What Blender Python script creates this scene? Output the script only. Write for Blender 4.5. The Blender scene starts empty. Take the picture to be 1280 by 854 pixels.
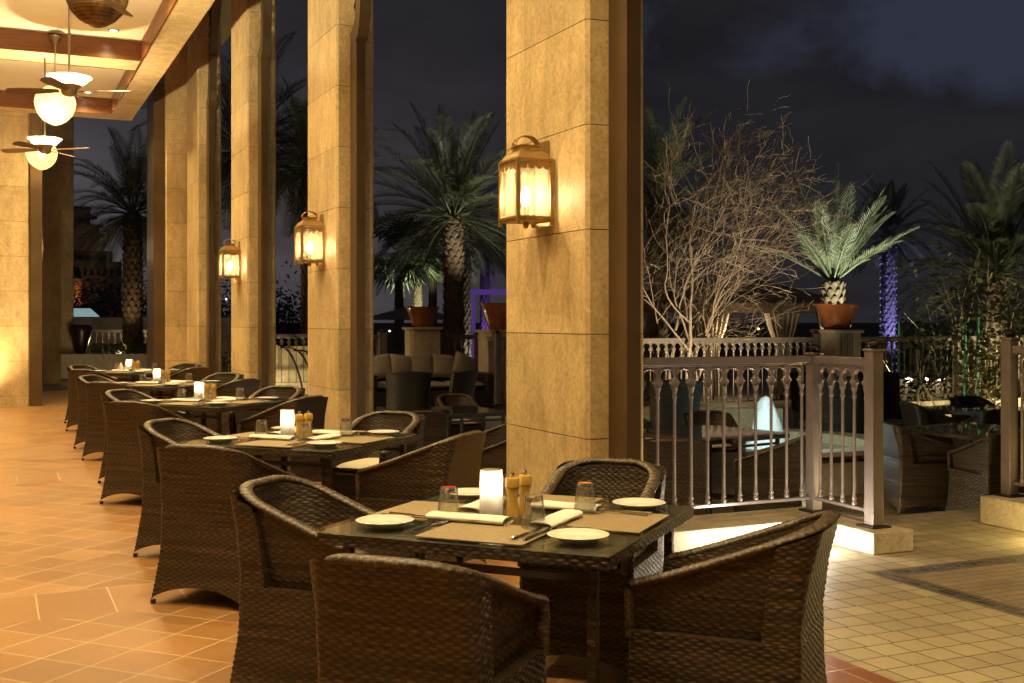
import bpy, math, random
import numpy as np
from mathutils import Vector, Matrix
random.seed(7)
rng = np.random.default_rng(7)
SC = bpy.context.scene
COL = SC.collection
R = math.radians
PI = math.pi

# ------------------------------------------------------------------ camera, sky, exposure
F, CX, HY, EYE = 1430.0, 640.0, 402.7, 1.45          # photograph of 1280 x 854
TH = math.atan2(650.0, F)
CT, ST = math.cos(TH), math.sin(TH)
cam_d = bpy.data.cameras.new('camera')
cam = bpy.data.objects.new('camera', cam_d)
COL.objects.link(cam)
cam.location = (0, 0, EYE)
cam.rotation_euler = (R(90), 0, -TH)
cam_d.sensor_width = 36.0
cam_d.lens = 36.0 * F / 1280.0
cam_d.shift_y = -(427.0 - HY) / 1280.0
cam_d.clip_end = 3000
SC.camera = cam
SC.view_settings.view_transform = 'Standard'
SC.view_settings.look = 'None'
SC.view_settings.exposure = 0.0
SC.view_settings.gamma = 1.0
cy = SC.cycles
cy.use_denoising = True
cy.max_bounces = 7
cy.diffuse_bounces = 4
cy.glossy_bounces = 4
cy.transmission_bounces = 7
cy.transparent_max_bounces = 12
cy.caustics_reflective = False
cy.caustics_refractive = False
cy.sample_clamp_indirect = 3.0
cy.sample_clamp_direct = 0.0
cy.blur_glossy = 0.6
cy.use_adaptive_sampling = True
cy.adaptive_threshold = 0.015

def P(px, py, z=0.0):
    """where the ray through a photo pixel meets the level z"""
    d = (EYE - z) * F / (py - HY); r = (px - CX) / F * d
    return Vector((r * CT + d * ST, -r * ST + d * CT, z))
def D(px, py, d):
    """the point at distance d along the view through a photo pixel"""
    r = (px - CX) / F * d
    return Vector((r * CT + d * ST, -r * ST + d * CT, EYE - (py - HY) / F * d))

# ---- node helper
class NT:
    def __init__(s, tree): s.t = tree; s.n = tree.nodes; s.l = tree.links
    def new(s, typ, **kw):
        n = s.n.new(typ)
        for k, v in kw.items(): setattr(n, k, v)
        return n
    def put(s, sock, v):
        if isinstance(v, bpy.types.NodeSocket): s.l.new(v, sock)
        elif v is not None:
            if isinstance(v, (tuple, list)) and sock.type == 'RGBA' and len(v) == 3: v = (*v, 1)
            sock.default_value = v
    def m(s, op, a, b=None, c=None, clamp=False):
        n = s.new('ShaderNodeMath', operation=op, use_clamp=clamp)
        for i, v in enumerate((a, b, c)): s.put(n.inputs[i], v)
        return n.outputs[0]
    def vm(s, op, a, b=None):
        n = s.new('ShaderNodeVectorMath', operation=op)
        s.put(n.inputs[0], a)
        if b is not None: s.put(n.inputs[1], b)
        return n.outputs[0]
    def sep(s, v):
        n = s.new('ShaderNodeSeparateXYZ'); s.put(n.inputs[0], v); return n.outputs
    def comb(s, x, y, z):
        n = s.new('ShaderNodeCombineXYZ')
        for i, v in enumerate((x, y, z)): s.put(n.inputs[i], v)
        return n.outputs[0]
    def pos(s): return s.new('ShaderNodeNewGeometry').outputs['Position']
    def obj(s): return s.new('ShaderNodeTexCoord').outputs['Object']
    def uv(s): return s.new('ShaderNodeTexCoord').outputs['UV']
    def noise(s, v, scale, detail=3, rough=.55, dist=0.0):
        n = s.new('ShaderNodeTexNoise'); s.put(n.inputs['Vector'], v)
        n.inputs['Scale'].default_value = scale; n.inputs['Detail'].default_value = detail
        n.inputs['Roughness'].default_value = rough; n.inputs['Distortion'].default_value = dist
        return n.outputs[0]
    def white(s, v):
        n = s.new('ShaderNodeTexWhiteNoise', noise_dimensions='3D'); s.put(n.inputs['Vector'], v); return n.outputs[0]
    def ramp(s, f, stops, interp='LINEAR'):
        n = s.new('ShaderNodeValToRGB'); s.put(n.inputs[0], f); e = n.color_ramp.elements
        n.color_ramp.interpolation = interp
        while len(e) > len(stops): e.remove(e[-1])
        while len(e) < len(stops): e.new(.5)
        for k, (p, c) in zip(e, stops):
            k.position = p; k.color = (*c, 1) if len(c) == 3 else c
        return n.outputs[0]
    def mix(s, f, a, b, mode='MIX'):
        n = s.new('ShaderNodeMix', data_type='RGBA', blend_type=mode)
        s.put(n.inputs[0], f); s.put(n.inputs[6], a); s.put(n.inputs[7], b); return n.outputs[2]
    def bump(s, h, strength=.3, dist=.01, nrm=None):
        n = s.new('ShaderNodeBump'); n.inputs['Strength'].default_value = strength
        n.inputs['Distance'].default_value = dist; s.put(n.inputs['Height'], h)
        if nrm is not None: s.put(n.inputs['Normal'], nrm)
        return n.outputs[0]
    def maprange(s, v, a, b, c=0., d=1.):
        n = s.new('ShaderNodeMapRange'); s.put(n.inputs[0], v)
        for i, x in enumerate((a, b, c, d)): n.inputs[i + 1].default_value = x
        return n.outputs[0]

def mat(name):
    m = bpy.data.materials.new(name); m.use_nodes = True
    nt = NT(m.node_tree); b = m.node_tree.nodes['Principled BSDF']
    return m, nt, b
def simple(name, col, rough=.5, metal=0., var=.12, scale=6., bump=0., bscale=60., spec=.5):
    m, t, b = mat(name)
    n = t.noise(t.obj(), scale, 4)
    f = t.maprange(n, .3, .7, 1 - var, 1 + var)
    c = t.mix(1.0, col, t.comb(f, f, f), 'MULTIPLY')
    t.put(b.inputs['Base Color'], c)
    b.inputs['Roughness'].default_value = rough
    b.inputs['Metallic'].default_value = metal
    b.inputs['Specular IOR Level'].default_value = spec
    if bump:
        t.put(b.inputs['Normal'], t.bump(t.noise(t.obj(), bscale, 4), bump, .005))
    return m

# ---- night sky: dark overcast, a paler blue break high over the garden, city glow low towards the hall's far end
W = bpy.data.worlds.new('World'); SC.world = W; W.use_nodes = True
wt = NT(W.node_tree)
bg = W.node_tree.nodes['Background']
wd = wt.vm('NORMALIZE', wt.new('ShaderNodeTexCoord').outputs['Generated'])
wx, wy, wz = wt.sep(wd)[:3]
flat = wt.comb(wt.m('DIVIDE', wx, wt.m('ADD', wt.m('ABSOLUTE', wz), .25)), wt.m('DIVIDE', wy, wt.m('ADD', wt.m('ABSOLUTE', wz), .25)), 0.)
cl = wt.noise(flat, 1.35, 7, .6, .35)
lift = wt.maprange(wz, .150, .215, -.36, .11)
side = wt.maprange(wx, .53, .68, -.26, .09)
c2 = wt.noise(wd, 9., 6, .6, .5)
cmix = wt.m('ADD', wt.m('MULTIPLY', wt.m('SUBTRACT', cl, .5), 1.2), wt.m('MULTIPLY', wt.m('SUBTRACT', c2, .5), .75))
brk = wt.ramp(wt.m('ADD', wt.m('ADD', cmix, .5), wt.m('ADD', lift, side)), [(.42, (0, 0, 0)), (.66, (1, 1, 1))])
low = wt.maprange(wz, 0., .45, 1., 0.)
glow = wt.m('MULTIPLY', wt.m('POWER', wt.m('MAXIMUM', low, 0.), 2.), wt.maprange(wx, .50, .06, .10, 1.))
cloud = wt.mix(glow, (.0112, .0110, .0138), (.108, .094, .100))
cloud = wt.mix(1., cloud, wt.ramp(wt.noise(flat, 3.1, 5), [(.3, (.75, .75, .78)), (.7, (1.2, 1.2, 1.2))]), 'MULTIPLY')
skyc = wt.mix(brk, cloud, (.027, .031, .052))
wt.put(bg.inputs[0], skyc)
bg.inputs[1].default_value = 1.0

WARM = (1.0, .755, .36)
AMBER = (1.0, .62, .20)
def lamp(typ, name, loc, power, col, radius=.03, target=None, angle=None, blend=.5):
    d = bpy.data.lights.new(name, typ); d.energy = power; d.color = col; d.shadow_soft_size = radius
    o = bpy.data.objects.new(name, d); COL.objects.link(o); o.location = loc
    if typ == 'SPOT':
        d.spot_size = R(angle); d.spot_blend = blend
        v = Vector(target) - Vector(loc); o.rotation_euler = v.to_track_quat('-Z', 'Y').to_euler()
    return o

# ------------------------------------------------------------------ materials
def stone_mat(name, base, streak=1.0, bump=.25):
    m, t, b = mat(name)
    p = t.pos()
    st = t.vm('MULTIPLY', p, (1., 1., .28))
    n1 = t.noise(st, 7.5, 6, .62, .4)
    n2 = t.noise(p, 38., 4, .6)
    n3 = t.noise(t.vm('MULTIPLY', p, (1, 1, .5)), 1.7, 3)
    c = t.ramp(n1, [(.25, tuple(x * .74 for x in base)), (.5, base), (.78, tuple(min(1, x * 1.16) for x in base))])
    c = t.mix(.6, c, t.ramp(n2, [(.3, (.60, .54, .44)), (.62, (1.06, 1.04, 1.0))]), 'MULTIPLY')
    n4 = t.noise(t.vm('MULTIPLY', p, (1, 1, .7)), 5.2, 5, .7, 1.2)
    c = t.mix(.4, c, t.ramp(n4, [(.38, (.66, .58, .44)), (.56, (1.04, 1.03, 1.0))]), 'MULTIPLY')
    c = t.mix(.6, c, t.ramp(n3, [(.3, (.75, .7, .62)), (.65, (1.1, 1.08, 1.05))]), 'MULTIPLY')
    zc = t.sep(p)[2]
    blk = t.white(t.comb(t.m('FLOOR', t.m('DIVIDE', t.m('SUBTRACT', zc, .183), .6)), t.m('FLOOR', t.m('DIVIDE', t.sep(p)[1], 2.2)), 0.))
    c = t.mix(1., c, t.ramp(blk, [(0, (.86, .86, .84)), (1, (1.08, 1.07, 1.06))]), 'MULTIPLY')
    vor = t.new('ShaderNodeTexVoronoi'); t.put(vor.inputs['Vector'], t.vm('MULTIPLY', p, (1., 1., .55))); vor.inputs['Scale'].default_value = 34
    pit = t.m('MULTIPLY', t.m('LESS_THAN', vor.outputs['Distance'], .16), t.m('GREATER_THAN', t.noise(p, 4.5, 3), .56))
    c = t.mix(t.m('MULTIPLY', pit, .55), c, tuple(x * .35 for x in base))
    t.put(b.inputs['Base Color'], c)
    b.inputs['Roughness'].default_value = .55
    h = t.m('SUBTRACT', t.m('ADD', t.m('MULTIPLY', n2, .4), n1), pit)
    t.put(b.inputs['Normal'], t.bump(h, bump, .006))
    return m
STONE = stone_mat('travertine', (.68, .54, .31))
PALE = stone_mat('pale_limestone', (.62, .55, .43), bump=.35)
JOINT = simple('joint_mortar', (.09, .065, .04), .9)
BRONZE = simple('bronze_paint', (.135, .090, .048), .34, .55, .2, 3.)
RAILM = simple('rail_paint', (.225, .182, .158), .32, .38, .15, 8.)
RAILD = simple('far_rail_paint', (.17, .135, .10), .42, .3, .15, 8.)
DARKM = simple('dark_metal', (.045, .03, .022), .35, .6)
BRASS = simple('aged_brass', (.42, .27, .10), .38, .75, .25, 14.)
STEEL = simple('polished_steel', (.62, .60, .56), .14, 1., .05)
NICKEL = simple('brushed_nickel', (.42, .36, .28), .28, 1.)
CHINA = simple('white_china', (.80, .77, .70), .12, 0, .02)
LINEN = simple('white_linen', (.80, .75, .66), .85, 0, .05, 30., .4, 400.)
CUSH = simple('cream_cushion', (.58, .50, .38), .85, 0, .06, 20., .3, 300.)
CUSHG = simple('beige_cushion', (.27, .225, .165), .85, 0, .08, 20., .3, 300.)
WOODL = simple('pepper_wood', (.58, .35, .07), .25, 0, .14, 9.)
CREAM = simple('ceiling_plaster', (.72, .62, .44), .8, 0, .04, 2.)
RUST = simple('glazed_terracotta', (.30, .10, .035), .18, 0, .3, 5.)
URN = simple('dark_urn_glaze', (.035, .022, .014), .3, 0, .3, 6.)
BLADE = simple('fan_blade_wood', (.16, .09, .045), .4)
FROST = None
m, t, b = mat('coffer_wood')
p = t.pos()
g = t.noise(t.vm('MULTIPLY', p, (.6, 1., 9.)), 4., 5, .6, .6)
t.put(b.inputs['Base Color'], t.ramp(g, [(.3, (.115, .037, .011)), (.7, (.20, .072, .022))]))
b.inputs['Roughness'].default_value = .22
COFFER = m

# wicker strands: uv = metres along / up the weave
def wicker_mat(name, lo, hi, row=.0110, cell=.0235, deep=.45):
    m, t, b = mat(name)
    u, v, _ = t.sep(t.uv())[:3]
    rw = t.m('FLOOR', t.m('DIVIDE', v, row))
    w = t.white(t.comb(rw, 3.3, 0.))
    w2 = t.white(t.comb(rw, t.m('FLOOR', t.m('DIVIDE', t.m('ADD', u, t.m('MULTIPLY', w, 1.3)), .21)), 1.7))
    band = t.noise(t.comb(t.m('MULTIPLY', u, .5), t.m('MULTIPLY', v, 16.), 0.), 1.4, 3)
    f = t.m('ADD', t.m('MULTIPLY', w, .28), t.m('ADD', t.m('MULTIPLY', w2, .42), t.m('MULTIPLY', band, .62)))
    c = t.ramp(f, [(.25, lo), (.62, tuple((a + b_) / 2 for a, b_ in zip(lo, hi))), (.95, hi)])
    # painted shade: colour darkens where strands dip under and along row edges
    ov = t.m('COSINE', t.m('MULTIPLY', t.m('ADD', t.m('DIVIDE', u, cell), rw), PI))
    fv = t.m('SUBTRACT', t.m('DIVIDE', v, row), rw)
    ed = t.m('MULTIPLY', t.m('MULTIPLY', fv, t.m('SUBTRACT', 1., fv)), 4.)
    weave_shade = t.m('MULTIPLY', t.maprange(ov, -.45, .25, deep, 1.), t.maprange(ed, .05, .6, .5, 1.))
    c = t.mix(1., c, t.comb(weave_shade, weave_shade, weave_shade), 'MULTIPLY')
    fib = t.noise(t.comb(t.m('MULTIPLY', u, 60.), t.m('MULTIPLY', v, 900.), 0.), 1., 2)
    c = t.mix(.6, c, t.ramp(fib, [(.3, (.7, .7, .7)), (.7, (1.25, 1.22, 1.18))]), 'MULTIPLY')
    t.put(b.inputs['Base Color'], c)
    b.inputs['Roughness'].default_value = .42
    b.inputs['Specular IOR Level'].default_value = .45
    t.put(b.inputs['Normal'], t.bump(fib, .25, .002))
    return m
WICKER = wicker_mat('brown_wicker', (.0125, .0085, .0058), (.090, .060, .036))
WICKERD = wicker_mat('dark_wicker', (.012, .009, .008), (.035, .026, .02))
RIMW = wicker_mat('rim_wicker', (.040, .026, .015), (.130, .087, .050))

# terracotta floor tiles
def tile_mat(name, ang, su, sv, base, grout, ox=0., oy=0., gw=.006, vary=.14, rough=.36, bumpd=.25, off=0.0, tint=.16, jit=0.):
    m, t, b = mat(name)
    x, y, z = t.sep(t.pos())[:3]
    ca, sa = math.cos(ang), math.sin(ang)
    u = t.m('ADD', t.m('ADD', t.m('MULTIPLY', x, ca), t.m('MULTIPLY', y, sa)), ox)
    v = t.m('ADD', t.m('SUBTRACT', t.m('MULTIPLY', y, ca), t.m('MULTIPLY', x, sa)), oy)
    vv = t.m('DIVIDE', v, sv); iv = t.m('FLOOR', vv)
    uu = t.m('ADD', t.m('ADD', t.m('DIVIDE', u, su), t.m('MULTIPLY', iv, off)), t.m('MULTIPLY', t.white(t.comb(iv, 2.2, 7.1)), jit)); iu = t.m('FLOOR', uu)
    fu = t.m('SUBTRACT', uu, iu); fv = t.m('SUBTRACT', vv, iv)
    eu = t.m('MULTIPLY', t.m('MINIMUM', fu, t.m('SUBTRACT', 1., fu)), su)
    ev = t.m('MULTIPLY', t.m('MINIMUM', fv, t.m('SUBTRACT', 1., fv)), sv)
    e = t.m('MINIMUM', eu, ev)
    g = t.m('LESS_THAN', e, gw / 2)
    idx = t.comb(iu, iv, 5.)
    w = t.white(idx)
    w2 = t.white(t.comb(iv, iu, 9.))
    n = t.noise(t.pos(), 3.2, 5, .6, .5)
    n2 = t.noise(t.pos(), 40., 3)
    c = t.ramp(t.m('ADD', t.m('MULTIPLY', w, .5), t.m('MULTIPLY', n, .5)), [(.2, tuple(q * (1 - vary) for q in base)), (.5, base), (.85, tuple(min(1, q * (1 + vary)) for q in base))])
    c = t.mix(tint, c, t.ramp(w2, [(0, (1.0, .86, .72)), (1, (1.0, 1.1, 1.25))]), 'MULTIPLY')
    c = t.mix(.4, c, t.ramp(n2, [(.3, (.8, .8, .8)), (.7, (1.1, 1.1, 1.1))]), 'MULTIPLY')
    c = t.mix(g, c, grout)
    t.put(b.inputs['Base Color'], c)
    t.put(b.inputs['Roughness'], t.m('ADD', t.m('MULTIPLY', w2, .08), t.m('ADD', t.m('MULTIPLY', g, .4), rough - .04)))
    h = t.m('ADD', t.maprange(e, 0., .008, 0., 1.), t.m('MULTIPLY', n2, .12))
    tilt = t.m('ADD', t.m('MULTIPLY', fu, t.m('SUBTRACT', w, .5)), t.m('MULTIPLY', fv, t.m('SUBTRACT', w2, .5)))
    t.put(b.inputs['Normal'], t.bump(t.m('ADD', h, t.m('MULTIPLY', tilt, .5)), bumpd, .004))
    return m
A45 = R(-48)
TERRA = tile_mat('terracotta_diagonal', A45, .27, .27, (.345, .170, .058), (.52, .40, .25), ox=.05, oy=.07, gw=.0078, vary=.2)
TERRAB = tile_mat('terracotta_band', 0., .36, .60, (.345, .170, .058), (.52, .40, .25), ox=.15, vary=.06, tint=.06, gw=.0075)
TERRAE = tile_mat('terracotta_edge', 0., .27, .27, (.22, .085, .032), (.36, .24, .13), ox=.02)
PAVE = tile_mat('stone_pavers', 0., .155, .148, (.34, .275, .17), (.06, .05, .03), gw=.0065, vary=.2, rough=.6, bumpd=.9, jit=.22)
HERR = tile_mat('brick_pavers', 0., .20, .075, (.25, .18, .105), (.10, .08, .05), gw=.007, vary=.2, rough=.55, bumpd=.6, off=.5)
TERR = tile_mat('terrace_pavers', 0., .45, .45, (.20, .155, .10), (.06, .05, .03), gw=.01, vary=.25, rough=.5, bumpd=.5)
MOSA = tile_mat('mosaic_strip', 0., .065, .13, (.07, .085, .08), (.14, .11, .07), gw=.008, vary=.85, rough=.25)
MOSB = tile_mat('mosaic_border', 0., .045, .045, (.15, .105, .06), (.08, .06, .04), gw=.004, vary=.3, rough=.4)
CHECK = tile_mat('checker_mosaic', 0., .09, .06, (.26, .17, .09), (.3, .25, .18), vary=.75, rough=.3)
SOIL = simple('garden_soil', (.05, .045, .028), .95, 0, .4, 1.5, .5, 12.)

def glass_sheet(name, tint, rough=.02, ior=1.5, ex=5., haze=0.):
    m, t, b = mat(name)
    m.node_tree.nodes.remove(b)
    out = m.node_tree.nodes['Material Output']
    tr = t.new('ShaderNodeBsdfTransparent'); tr.inputs[0].default_value = (*tint, 1)
    gl = t.new('ShaderNodeBsdfGlossy'); gl.inputs['Roughness'].default_value = rough
    lw_ = t.new('ShaderNodeLayerWeight'); lw_.inputs[0].default_value = .5
    f0 = ((ior - 1) / (ior + 1)) ** 2
    frs = t.m('ADD', t.m('MULTIPLY', t.m('POWER', lw_.outputs['Facing'], ex), 1 - f0), f0)
    mx = t.new('ShaderNodeMixShader')
    t.l.new(frs, mx.inputs[0]); t.l.new(tr.outputs[0], mx.inputs[1]); t.l.new(gl.outputs[0], mx.inputs[2])
    sh = mx.outputs[0]
    if haze:
        df = t.new('ShaderNodeBsdfTranslucent'); df.inputs[0].default_value = (.9, .9, .85, 1)
        m2 = t.new('ShaderNodeMixShader'); m2.inputs[0].default_value = haze
        t.l.new(sh, m2.inputs[1]); t.l.new(df.outputs[0], m2.inputs[2]); sh = m2.outputs[0]
    t.l.new(sh, out.inputs[0])
    return m
GLASST = glass_sheet('table_glass', (.95, .962, .94))
def clear_glass(name, col=(1, 1, 1)):
    m, t, b = mat(name)
    b.inputs['Base Color'].default_value = (*col, 1)
    b.inputs['Roughness'].default_value = 0.
    b.inputs['Transmission Weight'].default_value = 1.
    b.inputs['IOR'].default_value = 1.45
    return m
GLASSW = glass_sheet('tumbler_glass', (.975, .98, .96), .015, 1.8, 2.6, .035)
GLASS = clear_glass('clear_glass')
GLASSR = clear_glass('red_glass', (.75, .06, .02))
GLASSO = clear_glass('amber_glass', (.85, .32, .06))
def frosted(name, col, through=.35, tlc=None):
    m, t, b = mat(name)
    m.node_tree.nodes.remove(b)
    out = m.node_tree.nodes['Material Output']
    tl = t.new('ShaderNodeBsdfTranslucent'); tl.inputs[0].default_value = (*(tlc or col), 1)
    tr = t.new('ShaderNodeBsdfTransparent'); tr.inputs[0].default_value = (*col, 1)
    mx = t.new('ShaderNodeMixShader'); mx.inputs[0].default_value = through
    t.l.new(tl.outputs[0], mx.inputs[1]); t.l.new(tr.outputs[0], mx.inputs[2])
    t.l.new(mx.outputs[0], out.inputs[0])
    return m
PANE = frosted('lantern_pane', (1.0, .95, .84), .72, (.84, .71, .48))
SHADE = frosted('frosted_candle_glass', (1.0, .97, .92), .22, (.72, .68, .60))
ALAB = frosted('alabaster_dish', (.62, .55, .42), .0)
GLOBE = frosted('woven_globe_glass', (1., .84, .55), .4)
def emit(name, col, s):
    m, t, b = mat(name)
    b.inputs['Base Color'].default_value = (*col, 1)
    b.inputs['Emission Color'].default_value = (*col, 1); b.inputs['Emission Strength'].default_value = s
    return m
BULB = emit('warm_bulb', (1., .72, .36), 60.)
CBULB = emit('candle_bulb', (1., .86, .62), 45.)
DOWN = emit('downlight_glass', (1., .86, .6), 25.)
WLED = emit('white_led', (1., .95, .88), 14.)
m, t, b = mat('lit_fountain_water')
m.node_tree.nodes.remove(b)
em = t.new('ShaderNodeEmission'); em.inputs[0].default_value = (.74, 1., .95, 1); em.inputs[1].default_value = 1.15  # emission stands in for lamp light scattered in the jet
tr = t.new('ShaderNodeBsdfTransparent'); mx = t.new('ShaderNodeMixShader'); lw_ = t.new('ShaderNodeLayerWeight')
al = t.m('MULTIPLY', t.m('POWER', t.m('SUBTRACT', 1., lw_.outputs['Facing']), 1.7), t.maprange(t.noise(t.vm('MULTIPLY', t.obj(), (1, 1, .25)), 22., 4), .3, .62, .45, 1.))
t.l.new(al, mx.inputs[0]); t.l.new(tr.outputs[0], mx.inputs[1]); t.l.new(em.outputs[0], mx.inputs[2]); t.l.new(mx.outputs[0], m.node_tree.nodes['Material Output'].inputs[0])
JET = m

# placemat: fine woven vinyl
m, t, b = mat('beige_placemat')
u, v, _ = t.sep(t.obj())[:3]
su = t.m('SINE', t.m('MULTIPLY', u, 1400.)); sv = t.m('SINE', t.m('MULTIPLY', v, 1400.))
wv = t.m('MULTIPLY', su, sv)
t.put(b.inputs['Base Color'], t.ramp(t.m('ADD', t.m('MULTIPLY', wv, .3), t.noise(t.obj(), 60, 3)), [(.2, (.19, .135, .065)), (.8, (.36, .27, .145))]))
b.inputs['Roughness'].default_value = .6
t.put(b.inputs['Normal'], t.bump(wv, .35, .001))
MAT = m

# ------------------------------------------------------------------ mesh helpers
class MB:
    def __init__(s): s.v = []; s.f = []; s.mi = []; s.cur = 0
    def add(s, vs, fs):
        o = len(s.v); s.v += [tuple(x) for x in vs]
        s.f += [tuple(i + o for i in q) for q in fs]; s.mi += [s.cur] * len(fs)
        return s
    def box(s, x0, x1, y0, y1, z0, z1, M=None, taper=None):
        vs = [Vector((x, y, z)) for z in (z0, z1) for y in (y0, y1) for x in (x0, x1)]
        if taper:
            c = Vector(((x0 + x1) / 2, (y0 + y1) / 2, 0))
            for i in range(4, 8): vs[i] = Vector((c.x + (vs[i].x - c.x) * taper, c.y + (vs[i].y - c.y) * taper, vs[i].z))
        if M is not None: vs = [M @ q for q in vs]
        return s.add(vs, [(0, 2, 3, 1), (4, 5, 7, 6), (0, 1, 5, 4), (2, 6, 7, 3), (0, 4, 6, 2), (1, 3, 7, 5)])
    def bar(s, a, b_, w, h=None):
        a, b_ = Vector(a), Vector(b_); h = h or w
        d = b_ - a; L = d.length; q = d.to_track_quat('Z', 'Y').to_matrix().to_4x4()
        return s.box(-w / 2, w / 2, -h / 2, h / 2, 0, L, Matrix.Translation(a) @ q)
    def tube(s, pts, rad, n=8, cap=True):
        pts = [Vector(p_) for p_ in pts]; N_ = len(pts)
        rad = [rad] * N_ if not hasattr(rad, '__len__') else rad
        up = None; vs = []
        for i in range(N_):
            d = (pts[min(i + 1, N_ - 1)] - pts[max(i - 1, 0)]).normalized()
            if up is None: up = d.orthogonal().normalized()
            up = (up - d * up.dot(d))
            up = up.normalized() if up.length > 1e-6 else d.orthogonal().normalized()
            w = d.cross(up)
            for k in range(n):
                a = 2 * PI * k / n
                vs.append(pts[i] + (up * math.cos(a) + w * math.sin(a)) * rad[i])
        fs = [(i * n + k, i * n + (k + 1) % n, (i + 1) * n + (k + 1) % n, (i + 1) * n + k) for i in range(N_ - 1) for k in range(n)]
        if cap and n > 2:
            fs += [tuple(range(n - 1, -1, -1)), tuple((N_ - 1) * n + k for k in range(n))]
        return s.add(vs, fs)
    def lathe(s, prof, n=16, c=(0, 0, 0), M=None, cap0=True, cap1=True):
        c = Vector(c); vs = []
        for r, z in prof:
            for k in range(n):
                a = 2 * PI * k / n
                q = Vector((r * math.cos(a), r * math.sin(a), z)) + c
                vs.append(M @ q if M is not None else q)
        N_ = len(prof)
        fs = [(i * n + k, i * n + (k + 1) % n, (i + 1) * n + (k + 1) % n, (i + 1) * n + k) for i in range(N_ - 1) for k in range(n)]
        if cap0: fs.append(tuple(range(n - 1, -1, -1)))
        if cap1: fs.append(tuple((N_ - 1) * n + k for k in range(n)))
        return s.add(vs, fs)
    def prism(s, poly, z0, z1, M=None):
        n = len(poly)
        vs = [Vector((x, y, z0)) for x, y in poly] + [Vector((x, y, z1)) for x, y in poly]
        if M is not None: vs = [M @ q for q in vs]
        return s.add(vs, [tuple(range(n - 1, -1, -1)), tuple(range(n, 2 * n))] + [(i, (i + 1) % n, n + (i + 1) % n, n + i) for i in range(n)])
    def mesh(s, name, mats, smooth=None, bevel=0.):
        me = bpy.data.meshes.new(name)
        me.from_pydata([tuple(q) for q in s.v], [], s.f)
        for mm in (mats if isinstance(mats, (list, tuple)) else [mats]): me.materials.append(mm)
        if any(s.mi): me.polygons.foreach_set('material_index', s.mi)
        me.validate()
        if smooth is not None:
            me.polygons.foreach_set('use_smooth', [True] * len(me.polygons))
            try: me.set_sharp_from_angle(angle=R(smooth))
            except Exception: pass
        me.update()
        return me
    def obj(s, name, mats, parent=None, smooth=None, bevel=0., loc=None, rotz=None):
        me = s.mesh(name, mats, smooth)
        o = bpy.data.objects.new(name, me); COL.objects.link(o)
        if parent is not None: o.parent = parent
        if loc is not None: o.location = loc
        if rotz is not None: o.rotation_euler = (0, 0, rotz)
        if bevel:
            md = o.modifiers.new('edge', 'BEVEL'); md.width = bevel; md.segments = 2; md.limit_method = 'ANGLE'; md.angle_limit = R(40)
        return o

def link(name, me, parent=None, loc=None, rotz=None):
    o = bpy.data.objects.new(name, me); COL.objects.link(o)
    if parent is not None: o.parent = parent
    if loc is not None: o.location = loc
    if rotz is not None: o.rotation_euler = (0, 0, rotz)
    return o
def tag(o, label=None, cat=None, group=None, kind=None):
    if label: o['label'] = label
    if cat: o['category'] = cat
    if group: o['group'] = group
    if kind: o['kind'] = kind
    return o
def thing(name, label, cat, loc=(0, 0, 0), rotz=0., group=None):
    o = bpy.data.objects.new(name, None); COL.objects.link(o)
    o.location = loc; o.rotation_euler = (0, 0, rotz); o.empty_display_size = .1
    return tag(o, label, cat, group)
def dup(root, loc, rotz=0., label=None, group=None, scale=None):
    def cp(o, par):
        c = o.copy(); COL.objects.link(c)
        if par is not None: c.parent = par
        for ch in list(o.children): cp(ch, c)
        return c
    r = cp(root, None); r.location = loc; r.rotation_euler = (0, 0, rotz)
    if scale is not None: r.scale = (scale,) * 3
    if label: r['label'] = label
    if group: r['group'] = group
    return r
def struct(o): o['kind'] = 'structure'; return o

# woven sheet: points P[nv,nu,3] with uv in metres, displaced into over-under strands
def weave_grid(Pt, u, v, row=.0110, cell=.0235, amp=.0036, sign=1., keep=None):
    dv = np.gradient(Pt, axis=0); du = np.gradient(Pt, axis=1)
    n = np.cross(du, dv); ln = np.linalg.norm(n, axis=2, keepdims=True); n = n / np.maximum(ln, 1e-9)
    v = v + row * (.10 * np.sin(u * 23. + 1.3) + .07 * np.sin(u * 61.))
    r = np.floor(v / row + 1e-6); f = v / row - r
    hsh = np.abs(np.sin(r * 12.9898 + 4.1) * 43758.5453) % 1.0
    u = u + cell * (.30 * (hsh - .5) + .16 * np.sin(u * 9. + r * 1.7))
    prof = np.sqrt(np.clip(1 - (2 * f - 1) ** 2, 0, 1))
    over = np.clip(1.7 * np.cos(PI * (u / cell + r)) + .2, -1, 1)
    d = amp * (.7 + .6 * hsh) * (prof * (.5 + .5 * over) + .25 * prof)
    Q = Pt + n * (sign * d)[..., None]
    nv, nu = u.shape
    i = np.arange(nv * nu).reshape(nv, nu)
    q = np.stack([i[:-1, :-1], i[:-1, 1:], i[1:, 1:], i[1:, :-1]], -1).reshape(-1, 4)
    if sign < 0: q = q[:, ::-1]
    if keep is not None:
        k = keep.reshape(-1)
        q = q[k[q].any(1)]
    return Q.reshape(-1, 3), q, np.stack([u.reshape(-1), v.reshape(-1)], -1)
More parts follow.
